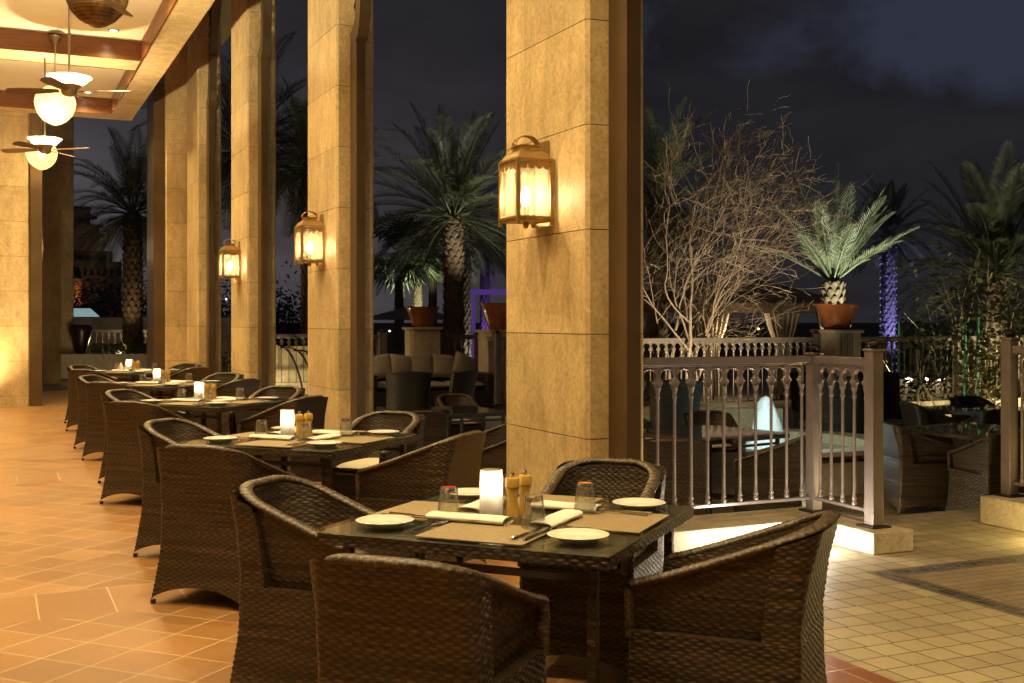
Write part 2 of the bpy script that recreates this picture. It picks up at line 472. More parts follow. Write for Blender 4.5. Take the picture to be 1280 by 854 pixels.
def np_mesh(name, parts, mats, smooth=True):
    vs, qs, uvs, mi, o = [], [], [], [], 0
    for a, q, w, k in parts:
        vs.append(a); qs.append(q + o); uvs.append(w); mi += [k] * len(q); o += len(a)
    vs = np.concatenate(vs); qs = np.concatenate(qs); uvs = np.concatenate(uvs)
    me = bpy.data.meshes.new(name)
    me.vertices.add(len(vs)); me.vertices.foreach_set('co', vs.astype(np.float32).ravel())
    me.loops.add(len(qs) * 4); me.loops.foreach_set('vertex_index', qs.astype(np.int32).ravel())
    me.polygons.add(len(qs)); me.polygons.foreach_set('loop_start', np.arange(0, len(qs) * 4, 4, dtype=np.int32))
    me.polygons.foreach_set('material_index', np.array(mi, dtype=np.int32))
    me.polygons.foreach_set('use_smooth', np.ones(len(qs), dtype=bool))
    uvl = me.uv_layers.new(name='UVMap'); uvl.data.foreach_set('uv', uvs[qs.ravel()].astype(np.float32).ravel())
    for mm in (mats if isinstance(mats, (list, tuple)) else [mats]): me.materials.append(mm)
    me.update(calc_edges=True); me.validate()
    return me
def lin(L, step): return max(2, int(round(L / step)) + 1)
def plane_weave(o, du, dv, Lu, Lv, row=.0110, cell=.0235, amp=.0036, k=0, su=.0056, sv=.0030, v0=0.):
    o, du, dv = np.array(o, float), np.array(du, float), np.array(dv, float)
    u = np.linspace(0, Lu, lin(Lu, su)); v = np.linspace(0, Lv, lin(Lv, sv))
    U, V = np.meshgrid(u, v)
    Pt = o + U[..., None] * du + V[..., None] * dv
    a, q, w = weave_grid(Pt, U, V + v0, row, cell, amp)
    return a, q, w, k

# ------------------------------------------------------------------ the setting: ground sheets
def sheet(name, rects, mats, z):
    mb = MB()
    for x0, x1, y0, y1, k in rects:
        mb.cur = k
        mb.add([(x0, y0, z), (x1, y0, z), (x1, y1, z), (x0, y1, z)], [(0, 1, 2, 3)])
    return struct(mb.obj(name, mats))
sheet('ground', [(-1500, 2500, -600, 2500, 0)], SOIL, -.42)
bands = [(-1.0, -.4), (6.02, 6.62), (11.24, 11.84), (15.56, 16.16), (19.58, 20.18)]
rects = []; y = -6.
for a, b_ in bands:
    rects.append((-5., 2.86, y, a, 0)); rects.append((-5., 2.86, a, b_, 1)); y = b_
rects += [(-5., 2.86, y, 26., 0), (2.86, 3.32, -6., 26., 2)]
sheet('floor', rects, [TERRA, TERRAB, TERRAE], 0.)
# outer paving, at the hall's level, ends in two steps down to the terrace
pv = MB()
sheet('pavement', [(3.32, 4.60, -6., 6.62, 0), (4.60, 4.645, -6., 5.18, 3), (4.645, 14., 5.135, 5.18, 3), (4.645, 4.71, -6., 5.135, 1), (4.71, 14., 5.07, 5.135, 1), (4.71, 4.755, -6., 5.07, 3), (4.755, 14., 5.025, 5.07, 3), (4.755, 14., -6., 5.025, 2),
                   (4.60, 14., 5.18, 6.62, 0)], [PAVE, MOSA, HERR, MOSB], 0.)
st = MB()
st.box(3.6, 14, 6.623, 6.95, -.42, -.10); st.box(3.6, 14, 6.953, 7.28, -.42, -.20)
struct(st.obj('terrace_steps', PALE))
sheet('terrace', [(3.55, 30, 7.283, 14.5, 0), (3.55, 30, 14.5, 60, 0)], TERR, -.30)
sheet('outer_floor', [(-30, 3.5, 26.003, 90, 0)], TERR, -.012)

# ------------------------------------------------------------------ the colonnade
def courses(mb, x0, x1, y0, y1, ztop, zbot=0., ch=.022, z1st=.183, step=.6, gap=.005):
    poly = [(x0 + ch, y0), (x1 - ch, y0), (x1, y0 + ch), (x1, y1 - ch), (x1 - ch, y1), (x0 + ch, y1), (x0, y1 - ch), (x0, y0 + ch)]
    i = .006
    inner = [(x0 + ch + i / 2, y0 + i), (x1 - ch - i / 2, y0 + i), (x1 - i, y0 + ch + i / 2), (x1 - i, y1 - ch - i / 2), (x1 - ch - i / 2, y1 - i), (x0 + ch + i / 2, y1 - i), (x0 + i, y1 - ch - i / 2), (x0 + i, y0 + ch + i / 2)]
    mb.cur = 1; mb.prism(inner, zbot, ztop - .01); mb.cur = 0
    z = zbot; nz = z1st
    while z < ztop - .02:
        t_ = min(nz, ztop) - gap
        mb.prism(poly, z, t_)
        z = t_ + gap; nz += step
PX0, PX1 = 3.085, 3.47
PYS = [5.757, 10.96, 15.28, 19.30]
ZT = 6.6
pd = ['stone pillar holding the biggest lantern, beside the nearest dining table', 'second stone pillar from the camera with a lantern on its inner face',
      'third stone pillar from the camera with a small-looking lantern', 'stone pillar at the hall corner without a lantern']
for i, y0 in enumerate(PYS):
    y1 = y0 + 1.14
    pil = thing('stone_pillar', pd[i], 'pillar', (0, 0, 0), 0, 'stone pillars of the colonnade')
    mb = MB(); courses(mb, PX0, PX1, y0, y1, ZT); mb.obj('shaft', [STONE, JOINT], pil)
    # bronze arch frames fixed to both narrow sides: a square post, a cusped spring and the start of the arch
    zs = [4.6, 4.18, 4.90, 4.95][i]
    for sgn, yy in ((-1, y0), (1, y1)):
        if i == 3 and sgn > 0: continue
        xa, xb = 3.226, 3.315
        pr = [(0, 0.0), (.208, 0.0), (.208, zs), (.26, zs + .04), (.32, zs + .12), (.36, zs + .26), (.38, zs + .45), (.42, zs + .75), (.55, zs + 1.2), (.85, zs + 1.65), (1.35, zs + 1.98), (1.75, zs + 2.12), (1.75, zs + 2.3),
              (1.3, zs + 2.14), (.75, zs + 1.8), (.44, zs + 1.35), (.30, zs + .9), (.26, zs + .5), (.23, zs + .3), (.17, zs + .16), (.10, zs + .12), (0, zs + .12)]
        M = Matrix(((0, 0, 1, 0), (sgn, 0, 0, yy + sgn * .0015), (0, 1, 0, 0), (0, 0, 0, 1)))
        q = [(a, c) for a, c in pr]
        mb = MB()
        # strip of quads between the outer and inner profile
        outer = q[1:13]; innr = [q[0]] + [q[21]] + q[13:21][::-1]
        mb.prism([(0, 0), (.208, 0), (.208, zs), (0, zs + .10)], xa, xb, M)
        o_ = [(.208, zs), (.26, zs + .03), (.32, zs + .11), (.36, zs + .26), (.38, zs + .5), (.43, zs + .85), (.58, zs + 1.25), (.9, zs + 1.66), (1.4, zs + 1.98), (2.0, zs + 2.15)]
        n_ = [(0, zs + .10), (.09, zs + .13), (.17, zs + .19), (.21, zs + .31), (.24, zs + .53), (.29, zs + .90), (.46, zs + 1.36), (.82, zs + 1.80), (1.36, zs + 2.13), (2.0, zs + 2.31)]
        for k in range(len(o_) - 1):
            mb.prism([o_[k], o_[k + 1], n_[k + 1], n_[k]], xa - .012, xb + .012, M)
        mb.obj('arch_frame', BRONZE, pil, 30)
        # pierced screen between frame and pillar
        sc_ = MB()
        for k in range(9):
            z0 = zs + .22 + k * .17; w_ = .20 + .012 * k
            for a, c in (((.004, z0), (w_, z0 + .17)), ((.004, z0 + .17), (w_, z0))):
                pa = M @ Vector((a[0], a[1], (xa + xb) / 2)); pb = M @ Vector((c[0], c[1], (xa + xb) / 2))
                sc_.bar(pa, pb, .022)
        sc_.obj('pierced_screen', DARKM, pil)

# hall corner pier (wing) and the far left pier with its bronze jamb
w_ = thing('corner_pier', 'broad stone pier at the far hall corner with a bronze jamb', 'pier')
mb = MB(); courses(mb, 2.74, 3.22, 20.6, 21.6, ZT, ch=.03); mb.obj('shaft', [STONE, JOINT], w_)
mb = MB(); mb.box(2.55, 2.738, 20.62, 21.55, 0, 5.6); mb.obj('bronze_jamb', BRONZE, w_)
w_ = thing('end_pier', 'wide stone pier washed by an uplight beside the end opening', 'pier')
mb = MB(); courses(mb, -1.6, .60, 21.4, 22.3, ZT, ch=.03); mb.obj('shaft', [STONE, JOINT], w_)
mb = MB(); mb.box(.602, .79, 21.36, 22.28, 0, 5.2); mb.obj('bronze_jamb', BRONZE, w_)
mb = MB(); courses(mb, -5.4, -5.0, -6, 22.3, 5.4, ch=.02)
tag(mb.obj('hall_wall', [STONE, JOINT]), 'long stone side wall of the dining hall opposite the pillars', 'wall')

# ------------------------------------------------------------------ ceiling: coffers, cross beams, stone soffit
ZS, ZC = 5.05, 5.30
cl_ = MB()
cl_.box(-5.0, 1.865, -6, 20.85, ZC + .01, ZC + .12)
struct(cl_.obj('ceiling', CREAM))
mb = MB()
mb.cur = 0
mb.box(1.89, 2.27, -6, 21.45, ZS, ZS + .30)
mb.box(-5.0, 1.888, 20.87, 21.45, ZS, ZS + .30)
struct(mb.obj('ceiling_soffit', STONE))
mb = MB()
mb.box(1.866, 1.887, -6, 20.85, ZS - .012, ZC + .02)
mb.box(-5, 1.865, 20.848, 20.868, ZS - .012, ZC + .02)
struct(mb.obj('ceiling_trim', COFFER))
for (ya, yb) in ((16.45, 17.15), (12.2, 12.9), (7.9, 8.6), (3.6, 4.3), (-.7, 0.)):
    mb = MB()
    mb.cur = 0; mb.box(-5, 1.863, ya, ya + .03, ZS - .006, ZC + .008); mb.box(-5, 1.863, yb - .03, yb, ZS - .006, ZC + .008)
    mb.cur = 1; mb.box(-5, 1.863, ya + .031, yb - .031, ZS, ZC)
    struct(mb.obj('ceiling_beam', [COFFER, STONE]))
mb = MB(); mb.box(2.0, 3.9, -6, 22.4, ZT + .003, ZT + .4)
struct(mb.obj('roof', CREAM))

# ceiling downlights (bright little lamps set in the ceiling, each with its beam)
k = 0
dl = [(1.46, 15.95), (1.46, 20.4), (1.46, 17.9), (1.46, 13.6), (1.46, 11.4), (1.46, 9.3), (1.46, 7.2), (1.46, 5.0), (1.46, 2.4), (1.46, .6),
      (-.9, 20.0), (-.9, 17.9), (-.9, 14.0), (-.9, 10.0), (-.9, 6.6), (-.9, 2.6)]
for (x, y) in dl:
    q = thing('downlight', 'small recessed spotlight in the cream ceiling bay', 'downlight', (x, y, ZC + .01), 0, 'recessed ceiling spotlights')
    mb = MB(); mb.lathe([(.07, -.012), (.07, 0), (.05, 0), (.05, -.012)], 20, cap0=False, cap1=False); mb.obj('ring', NICKEL, q, 30)
    mb = MB(); mb.lathe([(.048, -.006), (.048, -.001)], 16); mb.obj('lens', DOWN, q)
    pw = 400 if x > 0 else 370
    o = lamp('SPOT', 'downlight_beam', (x, y, ZC - .02), pw, WARM, .05, (x - .02, y, 0), 150, 1.)
    o.parent = q; o.location = (0, 0, -.03); o.rotation_euler = (0, 0, 0)

# ------------------------------------------------------------------ wall lanterns
def make_lantern(label):
    """hangs on a pillar's inner face; origin on the face, body towards -X"""
    q = thing('wall_lantern', label, 'lantern', (0, 0, 0), 0, 'brass lanterns on the pillars')
    x0, x1, yh, z0, z1 = -.24, -.018, .128, 0., .36
    fr = MB()
    for xx in (x0, x1):
        for yy in (-yh, yh): fr.box(xx - .011, xx + .011, yy - .011, yy + .011, z0 - .02, z1 + .015)
    fr.box(x0, x1, -yh, yh, z0, z0 + .014)
    for yy in (-yh, yh): fr.box(x0 + .012, x1 - .012, yy - .008, yy + .008, z0 + .0145, z0 + .03)
    fr.box(x0 - .008, x0 + .008, -yh + .012, yh - .012, z0 + .0145, z0 + .03)
    fr.lathe([(.012, -.035), (.018, -.02), (.018, -.002)], 10, ((x0 + x1) / 2, 0, 0))
    fr.obj('frame', BRASS, q)
    rf = MB(); cx = (x0 + x1) / 2
    lv = [(1.10, z1 + .002), (1.10, z1 + .014), (.98, z1 + .024), (.84, z1 + .050), (.66, z1 + .066), (.62, z1 + .069), (.55, z1 + .071), (.55, z1 + .095), (.60, z1 + .097), (.60, z1 + .104)]
    hx, hy = (x1 - x0) / 2, yh
    vs = []
    for s_, z in lv:
        for a, c in ((-1, -1), (1, -1), (1, 1), (-1, 1)): vs.append((cx + a * hx * s_ * (1 if s_ > .9 else 1), c * hy * s_, z))
    fs = [(i * 4 + k, i * 4 + (k + 1) % 4, (i + 1) * 4 + (k + 1) % 4, (i + 1) * 4 + k) for i in range(len(lv) - 1) for k in range(4)] + [(3, 2, 1, 0), tuple(len(lv) * 4 - 4 + k for k in range(4))]
    rf.add(vs, fs); rf.obj('roof', BRASS, q)
    # scalloped skirts
    def skirt(p0, p1, n=4):
        sk = MB(); p0, p1 = Vector(p0), Vector(p1); m_ = 10 * n
        for i in range(m_):
            a, c = i / m_, (i + 1) / m_
            ha = .022 + .028 * abs(math.sin(PI * a * n)) ** .6; hc = .022 + .028 * abs(math.sin(PI * c * n)) ** .6
            A, B = p0.lerp(p1, a), p0.lerp(p1, c)
            sk.add([A, B, B - Vector((0, 0, hc)), A - Vector((0, 0, ha))], [(0, 1, 2, 3)])
        so = sk.obj('scalloped_skirt', BRASS, q); md = so.modifiers.new('thick', 'SOLIDIFY'); md.thickness = .002
    e = .004
    skirt((x0 + .012, -yh - e, z1), (x1 - .012, -yh - e, z1)); skirt((x0 + .012, yh + e, z1), (x1 - .012, yh + e, z1)); skirt((x0 - e, -yh + .012, z1), (x0 - e, yh - .012, z1))
    # broad strap handle
    hd = MB(); pts = []
    for i in range(15):
        a = PI * i / 14
        pts.append((cx - .075 * math.cos(a), z1 + .104 + .058 * math.sin(a)))
    for i in range(14):
        (xa, za), (xb, zb) = pts[i], pts[i + 1]
        hd.add([(xa, -.03, za), (xa, .03, za), (xb, .03, zb), (xb, -.03, zb)], [(0, 1, 2, 3)])
    ho = hd.obj('handle', BRASS, q, 60); md = ho.modifiers.new('thick', 'SOLIDIFY'); md.thickness = .006
    mb = MB(); mb.box(-.010, 0, -.06, .06, z0 + .02, z1 + .14); mb.box(x1 + .012, -.010, -.03, .03, z1 - .06, z1 - .03); mb.obj('back_plate', BRASS, q)
    for nm, pts in (('pane', [(x0 + .011, -yh + .002), (x1 - .011, -yh + .002)]), ('pane', [(x0 + .002, -yh + .011), (x0 + .002, yh - .011)]), ('pane', [(x0 + .011, yh - .002), (x1 - .011, yh - .002)]), ('pane', [(x1 - .002, -yh + .011), (x1 - .002, yh - .011)])):
        mb = MB(); (xa, ya), (xb, yb) = pts
        mb.add([(xa, ya, z0 + .02), (xb, yb, z0 + .02), (xb, yb, z1 - .001), (xa, ya, z1 - .001)], [(0, 1, 2, 3)])
        mb.obj(nm, PANE, q)
    mb = MB(); mb.lathe([(.012, .015), (.016, .05), (.02, .09), (.02, .10)], 10, (cx, 0, 0)); mb.obj('candle_holder', BRASS, q, 40)
    mb = MB(); mb.lathe([(.012, .10), (.026, .125), (.03, .155), (.022, .19), (.008, .215)], 12, (cx, 0, 0)); mb.obj('bulb', BULB, q, 60)
    l = lamp('POINT', 'lantern_light', (cx, 0, .16), 340, (1., .79, .46), .03); l.parent = q
    return q
lan = make_lantern('large brass lantern on the pillar beside the nearest table')
lan.location = (PX0 - .001, 6.297, 2.055)
for i, lb in ((1, 'brass lantern on the second pillar, above the second table'), (2, 'smallest-looking brass lantern, on the third pillar')):
    dup(lan, (PX0 - .001, PYS[i] + .545, 2.055), 0, lb)

# ------------------------------------------------------------------ fans and globes under the ceiling
def make_fan(label, loc, rod, blade0, nb=4):
    q = thing('ceiling_fan', label, 'ceiling fan', loc, 0, 'ceiling fans over the hall')
    mb = MB(); mb.lathe([(.012, .09), (.012, rod)], 10); mb.obj('rod', NICKEL, q, 40)
    mb = MB(); mb.lathe([(.03, rod - .09), (.075, rod - .03), (.08, rod - .005)], 16); mb.obj('canopy', NICKEL, q, 40)
    mb = MB(); mb.lathe([(.13, .0), (.215, .075), (.222, .08), (.21, .083)], 28, cap0=True, cap1=False); mb.obj('dish', ALAB, q, 40)
    mb = MB(); mb.lathe([(.05, -.12), (.075, -.10), (.085, -.05), (.13, -.004)], 24); mb.obj('motor', NICKEL, q, 50)
    for k in range(nb):
        a = blade0 + 2 * PI * k / nb
        M = Matrix.Rotation(a, 4, 'Z') @ Matrix.Rotation(R(17), 4, 'X')
        mb = MB()
        out = [(.10, -.025), (.20, -.045), (.45, -.065), (.62, -.06), (.655, -.03), (.655, .03), (.62, .06), (.45, .065), (.20, .045), (.10, .025)]
        mb.prism(out, -.075, -.067, M); mb.obj('blade', BLADE, q)
    l = lamp('POINT', 'dish_uplight', (0, 0, .072), 330, (1., .79, .44), .03); l.parent = q
    return q
def up_to(v): return ZC - v.z
v = D(86.5, 106, 12.); make_fan('ceiling fan with a white dish, the lower edge of the bay', v, up_to(v), R(-26))
v = D(56, 181, 15.6); make_fan('smaller-looking ceiling fan beside the far glowing globe', v, up_to(v), R(-38))
for k, yy in enumerate((9.0, 5.2, 1.2)): make_fan(('added unseen ceiling fan lighting the hall over the second table', 'added unseen ceiling fan lighting the hall over the nearest table', 'added unseen ceiling fan lighting the camera end of the hall')[k], Vector((.72, yy, 3.97)), ZC - 3.97, R(-26))  # fans added out of view; their dishes brighten ceiling and pillars
def globe_profile(r):
    pr = [(.02, -1.04 * r), (.28 * r, -.97 * r), (.56 * r, -.80 * r), (.82 * r, -.52 * r), (.95 * r, -.2 * r), (1.0 * r, .1 * r), (.93 * r, .4 * r), (.74 * r, .68 * r), (.45 * r, .88 * r), (.12 * r, .97 * r)]
    return pr
def make_globe(label, v, r, lit, ztop=None):
    q = thing('pendant_lamp', label, 'pendant lamp', v, 0, 'pendant globe lamps')
    zt_ = (ztop or ZC) - v.z
    mb = MB(); mb.lathe([(.011, r * .9), (.011, zt_)], 8); mb.obj('rod', NICKEL, q)
    mb = MB(); mb.lathe([(.012, zt_ - .16), (.05, zt_ - .05), (.085, zt_ - .02), (.09, zt_ - .002)], 16); mb.obj('canopy', DARKM if not lit else NICKEL, q, 40)
    mb = MB(); mb.lathe(globe_profile(r), 32, cap0=True, cap1=True)
    mb.obj('globe', GLOBE if lit else GLOBED, q, 80)
    if lit:
        mb = MB(); mb.lathe([(.02, -.05), (.05, -.02), (.055, .02), (.03, .06)], 12); mb.obj('bulb', BULB, q, 60)
        l = lamp('POINT', 'globe_light', (0, 0, 0), 9, (1., .72, .34), .05); l.parent = q
    return q
m, t, b = mat('bronze_woven_globe')
wv = t.m('SINE', t.m('MULTIPLY', t.sep(t.obj())[2], 260.))
t.put(b.inputs['Base Color'], t.ramp(t.m('ADD', t.m('MULTIPLY', wv, .10), t.noise(t.obj(), 12, 4)), [(.3, (.07, .04, .015)), (.8, (.30, .19, .07))]))
b.inputs['Roughness'].default_value = .3; b.inputs['Metallic'].default_value = .6
GLOBED = m
make_globe('glowing glass globe hanging behind the nearer fan', D(69, 131, 15.2), .262, True, ZS + .2)
make_globe('glowing glass globe hanging lowest, behind the far fan', D(52, 193, 19.0), .25, True)
make_globe('unlit bronze globe hanging near the top edge', D(121, -6, 9.5), .26, False)

# uplight wash on the end pier
mb = MB(); mb.lathe([(.07, 0.004), (.07, .03), (.05, .034)], 14)
tag(mb.obj('floor_uplight', WLED, loc=(-.35, 21.22, 0)), 'small uplight on the floor against the end pier', 'uplight')
lamp('SPOT', 'pier_wash', (-.45, 20.7, .15), 300, (1., .74, .36), .05, (-.4, 21.5, 1.3), 110, .8)

# ------------------------------------------------------------------ the wicker chair (local: faces +Y, origin on the floor)
def interp(z, tab): return np.interp(z, [a for a, _ in tab], [b_ for _, b_ in tab])
HW = [(0, .282), (.1, .268), (.25, .248), (.45, .240), (.65, .243), (.86, .256)]
YB = [(0, -.315), (.1, -.300), (.3, -.277), (.5, -.275), (.65, -.295), (.86, -.350)]
YF = [(0, .295), (.1, .285), (.3, .270), (.5, .268)]
Z_SEAT = .46
def rect_path(rc, n_side, n_arc):
    pass
def perimeter(tt, hw, yb, yf, rc):
    """closed rounded rectangle; tt in [0,4): 0..1 back (left to right), 1..2 right side, 2..3 front, 3..4 left side. Broadcast arrays."""
    k = np.floor(tt).astype(int) % 4; f = tt - np.floor(tt)
    x = np.select([k == 0, k == 1, k == 2, k == 3], [-hw + 2 * hw * f, hw + 0 * f, hw - 2 * hw * f, -hw + 0 * f])
    y = np.select([k == 0, k == 1, k == 2, k == 3], [yb + 0 * f, yb + (yf - yb) * f, yf + 0 * f, yf - (yf - yb) * f])
    # round: pull points near corners inwards
    cxs = np.clip(x, -hw + rc, hw - rc); cys = np.clip(y, yb + rc, yf - rc)
    dx, dy = x - cxs, y - cys; L = np.sqrt(dx * dx + dy * dy)
    s_ = np.where((np.abs(dx) > 1e-9) & (np.abs(dy) > 1e-9), rc / np.maximum(L, 1e-9), 1.)
    return cxs + dx * s_, cys + dy * s_
def rim_z(y, lo=.60, hi=.815):
    t_ = np.clip((.255 - y) / .59, 0, 1)
    return lo + (hi - lo) * (t_ ** 1.12)
def chair_meshes(row=.0110, cell=.0235, su=.0056, sv=.0030, hi=.815, lo=.60, nm='chair'):
    out = {}
    # base: four woven walls with arched lower edges
    wu = np.concatenate([np.linspace(0, 1, lin(.50, su))[:-1], 1 + np.linspace(0, 1, lin(.56, su))[:-1], 2 + np.linspace(0, 1, lin(.50, su))[:-1], 3 + np.linspace(0, 1, lin(.56, su))])
    wu[-1] = 4 - 1e-6
    met = np.where(wu < 1, wu * .5, np.where(wu < 2, .5 + (wu - 1) * .56, np.where(wu < 3, 1.06 + (wu - 2) * .5, 1.56 + (wu - 3) * .56)))
    zz = np.linspace(0.012, Z_SEAT, lin(Z_SEAT, sv))
    T, Z = np.meshgrid(wu, zz); U = np.tile(met, (len(zz), 1))
    f = T - np.floor(T); arch = .012 + .085 * np.clip(np.sin(PI * f), 0, 1) ** .55
    Zc = np.maximum(Z, arch)
    hw = interp(Zc, HW); yb = interp(Zc, YB); yf = interp(Zc, YF)
    X, Y = perimeter(T, hw, yb, yf, .022)
    Pt = np.stack([X, Y, Zc], -1)
    keep = Z >= arch - 1e-6
    a, q, w = weave_grid(Pt, U, Zc, row, cell, .0028, 1., keep)
    # seat-level ledge closing the box
    led = [(-.236, -.27), (.236, -.27), (.236, .262), (-.236, .262)]
    la = np.array([(x, y, Z_SEAT - .004) for x, y in led]); lq = np.array([[0, 1, 2, 3]]); lw = np.array([(x, y) for x, y in led])
    # hem along the arched bottom
    out['base'] = np_mesh(nm + '_base', [(a, q, w, 0), (la, lq, lw, 0)], [WICKER])
    # back: outer panel from the box up to the rim, wrapping a hand's width round both sides
    wrap = .115
    L0, L1 = wrap, .5
    s_ = np.linspace(0, 2 * wrap + .5, lin(2 * wrap + .5, su))
    zz = np.linspace(Z_SEAT - .002, hi + .02, lin(hi + .02 - Z_SEAT, sv))
    S, Z = np.meshgrid(s_, zz)
    def back_pt(S, Z):
        hw = interp(Z, HW); yb = interp(Z, YB)
        tt = np.where(S < wrap, 3 + 1 - (wrap - S) / .6 * 1.0, np.where(S < wrap + .5, (S - wrap) / .5, 1 + (S - wrap - .5) / .6))
        tt = np.where(S < wrap, 4 - (wrap - S) / .6, tt); tt = np.where(tt >= 4, tt - 4, tt)
        rc = np.interp(Z, [.46, .6, .82], [.022, .03, .07])
        return perimeter(tt, hw, yb, yb + .6, rc)
    X, Y = back_pt(S, Z)
    zt_ = rim_z(Y, lo, hi) - .004
    Zc = np.minimum(Z, zt_)
    X, Y = back_pt(S, Zc)
    a, q, w = weave_grid(np.stack([X, Y, Zc], -1), S, Zc, row, cell, .0028, 1., Z <= zt_ + 1e-6)
    prt = [(a, q, w, 0)]
    # inner return of the wrap (dark edge beside the recess)
    for sg in (-1, 1):
        y_ = -.19
        zz2 = np.linspace(Z_SEAT, float(rim_z(np.array(-.17), lo, hi)) - .01, 30)
        pts = []; uv_ = []
        for z in zz2:
            hwz = float(interp(z, HW)); ybz = float(interp(z, YB))
            pts += [(sg * (hwz), ybz + wrap, z), (sg * (hwz - .05), ybz + wrap, z)]; uv_ += [(0, z), (.05, z)]
        n_ = len(zz2)
        qq = np.array([[2 * i, 2 * i + 1, 2 * i + 3, 2 * i + 2] for i in range(n_ - 1)])
        prt.append((np.array(pts), qq, np.array(uv_), 0))
    out['back'] = np_mesh(nm + '_back', prt, [WICKER])
    # tub: inner shell (seat to rim) and the recessed outer face under the arms
    def tub(Sf, Zf, inset, seat_in):
        """Sf 0..1 along the U from front left to front right"""
        k = np.clip((Zf - Z_SEAT) / (hi - Z_SEAT), 0, 1)
        hw = .232 - seat_in * (1 - k) ** 1.5 - inset
        yb = -.335 + (seat_in + .035) * (1 - k) ** 1.3 + inset
        rc = .15
        yf = .258
        l1 = (yf - (-.33) - rc); la_ = PI / 2 * rc; lb = 2 * (.23 - rc); tot = 2 * l1 + 2 * la_ + lb
        d = Sf * tot
        x = np.zeros_like(d); y = np.zeros_like(d)
        A = d < l1; B = (d >= l1) & (d < l1 + la_); C_ = (d >= l1 + la_) & (d < l1 + la_ + lb); E_ = (d >= l1 + la_ + lb) & (d < l1 + 2 * la_ + lb); G_ = d >= l1 + 2 * la_ + lb
        fa = d / l1; x = np.where(A, -hw, x); y = np.where(A, yf + (yb + rc - yf) * fa, y)
        th = (d - l1) / rc; x = np.where(B, -(hw - rc) - rc * np.cos(th), x); y = np.where(B, yb + rc - rc * np.sin(th), y)
        fc = (d - l1 - la_) / lb; x = np.where(C_, -(hw - rc) + 2 * (hw - rc) * fc, x); y = np.where(C_, yb, y)
        th = (d - l1 - la_ - lb) / rc; x = np.where(E_, (hw - rc) + rc * np.sin(th), x); y = np.where(E_, yb + rc - rc * np.cos(th), y)
        fg = (d - l1 - 2 * la_ - lb) / l1; x = np.where(G_, hw, x); y = np.where(G_, yb + rc + (yf - yb - rc) * fg, y)
        return x, y, d
    Sv = np.linspace(0, 1, lin(1.36, su)); zz = np.linspace(Z_SEAT - .03, hi, lin(hi - Z_SEAT + .03, sv))
    S, Z = np.meshgrid(Sv, zz)
    x, y, d = tub(S, Z, .028, .03)
    zt_ = rim_z(y, lo, hi); Zc = np.minimum(Z, zt_); x, y, d = tub(S, Zc, .028, .03)
    a, q, w = weave_grid(np.stack([x, y, Zc], -1), d, Zc, row, cell, .0028, 1., Z <= zt_)
    # faces of the inner shell look inwards
    prt = [(a, q, w, 0)]
    x, y, d = tub(S, Z, .0, .03)
    zt_ = rim_z(y, lo, hi); Zc = np.minimum(Z, zt_); x, y, d = tub(S, Zc, .0, .03)
    kp = (Z <= zt_) & (y > -.24)
    a, q, w = weave_grid(np.stack([x, y, Zc], -1), d, Zc, row, cell, .0028, -1., kp)
    prt.append((a, q, w, 0))
    out['tub'] = np_mesh(nm + '_tub', prt, [WICKER])
    # rim: flat rolled band over the top, running down the front of the arms
    path = []
    Sv = np.linspace(0, 1, 150)
    x, y, d = tub(Sv, np.full_like(Sv, hi), .010, .0)
    z = rim_z(y, lo, hi) + .006
    path = [Vector((a_, b_, c_)) for a_, b_, c_ in zip(x, y, z)]
    fr = [Vector((x[0], .266, lo - .004)), Vector((x[0], .272, lo - .03)), Vector((x[0], .270, lo - .08)), Vector((x[0], .268, Z_SEAT - .02))]
    fl = [Vector((-p_.x, p_.y, p_.z)) for p_ in fr]
    path = fr[::-1] + path + fl
    pp = [path[0]]
    for p_ in path[1:]:
        L = (p_ - pp[-1]).length
        n_ = max(1, int(L / .0045))
        a0 = pp[-1].copy()
        for i in range(1, n_ + 1): pp.append(a0.lerp(p_, i / n_))
    N_ = len(pp); nr = 24
    Pt = np.zeros((N_, nr + 1, 3)); U = np.zeros((N_, nr + 1)); V = np.zeros((N_, nr + 1)); dist = 0.
    for i in range(N_):
        if i: dist += (pp[i] - pp[i - 1]).length
        dd = (pp[min(i + 2, N_ - 1)] - pp[max(i - 2, 0)]).normalized()
        side = dd.cross(Vector((0, 0, 1)))
        if abs(dd.z) > .8: side = Vector((1, 0, 0))
        side.normalize(); upv = side.cross(dd).normalized()
        for k in range(nr + 1):
            a_ = 2 * PI * k / nr
            Pt[i, k] = pp[i] + side * math.cos(a_) * .0275 + upv * math.sin(a_) * .0155
            U[i, k] = k / nr * .162 + dist * .55; V[i, k] = dist
    a, q, w = weave_grid(Pt, U, V, row, cell, .0026, 1.)
    out['rim'] = np_mesh(nm + '_rim', [(a, q, w, 0)], [RIMW])
    return out
CH = chair_meshes()
def cushion_mesh(name, w, d, h, z0, mm, puff=.5):
    n = 15; parts = []
    vs = []; fs = []
    mb = MB()
    g = np.linspace(-1, 1, n)
    for sgn in (1, -1):
        pts = []
        for yy in g:
            for xx in g:
                e = (1 - abs(xx) ** 5) * (1 - abs(yy) ** 5)
                zz = z0 + h / 2 + sgn * (h * .32 + h * .28 * puff * (1 - xx * xx * .6 - yy * yy * .4)) * (e ** .35)
                pts.append((xx * w / 2 * (1 - .02 * (1 - e)), yy * d / 2 * (1 - .02 * (1 - e)), zz))
        f = [(r * n + c, r * n + c + 1, (r + 1) * n + c + 1, (r + 1) * n + c) for r in range(n - 1) for c in range(n - 1)]
        if sgn < 0: f = [q[::-1] for q in f]
        mb.add(pts, f)
    # stitch the border
    return mb.mesh(name, mm, 70)
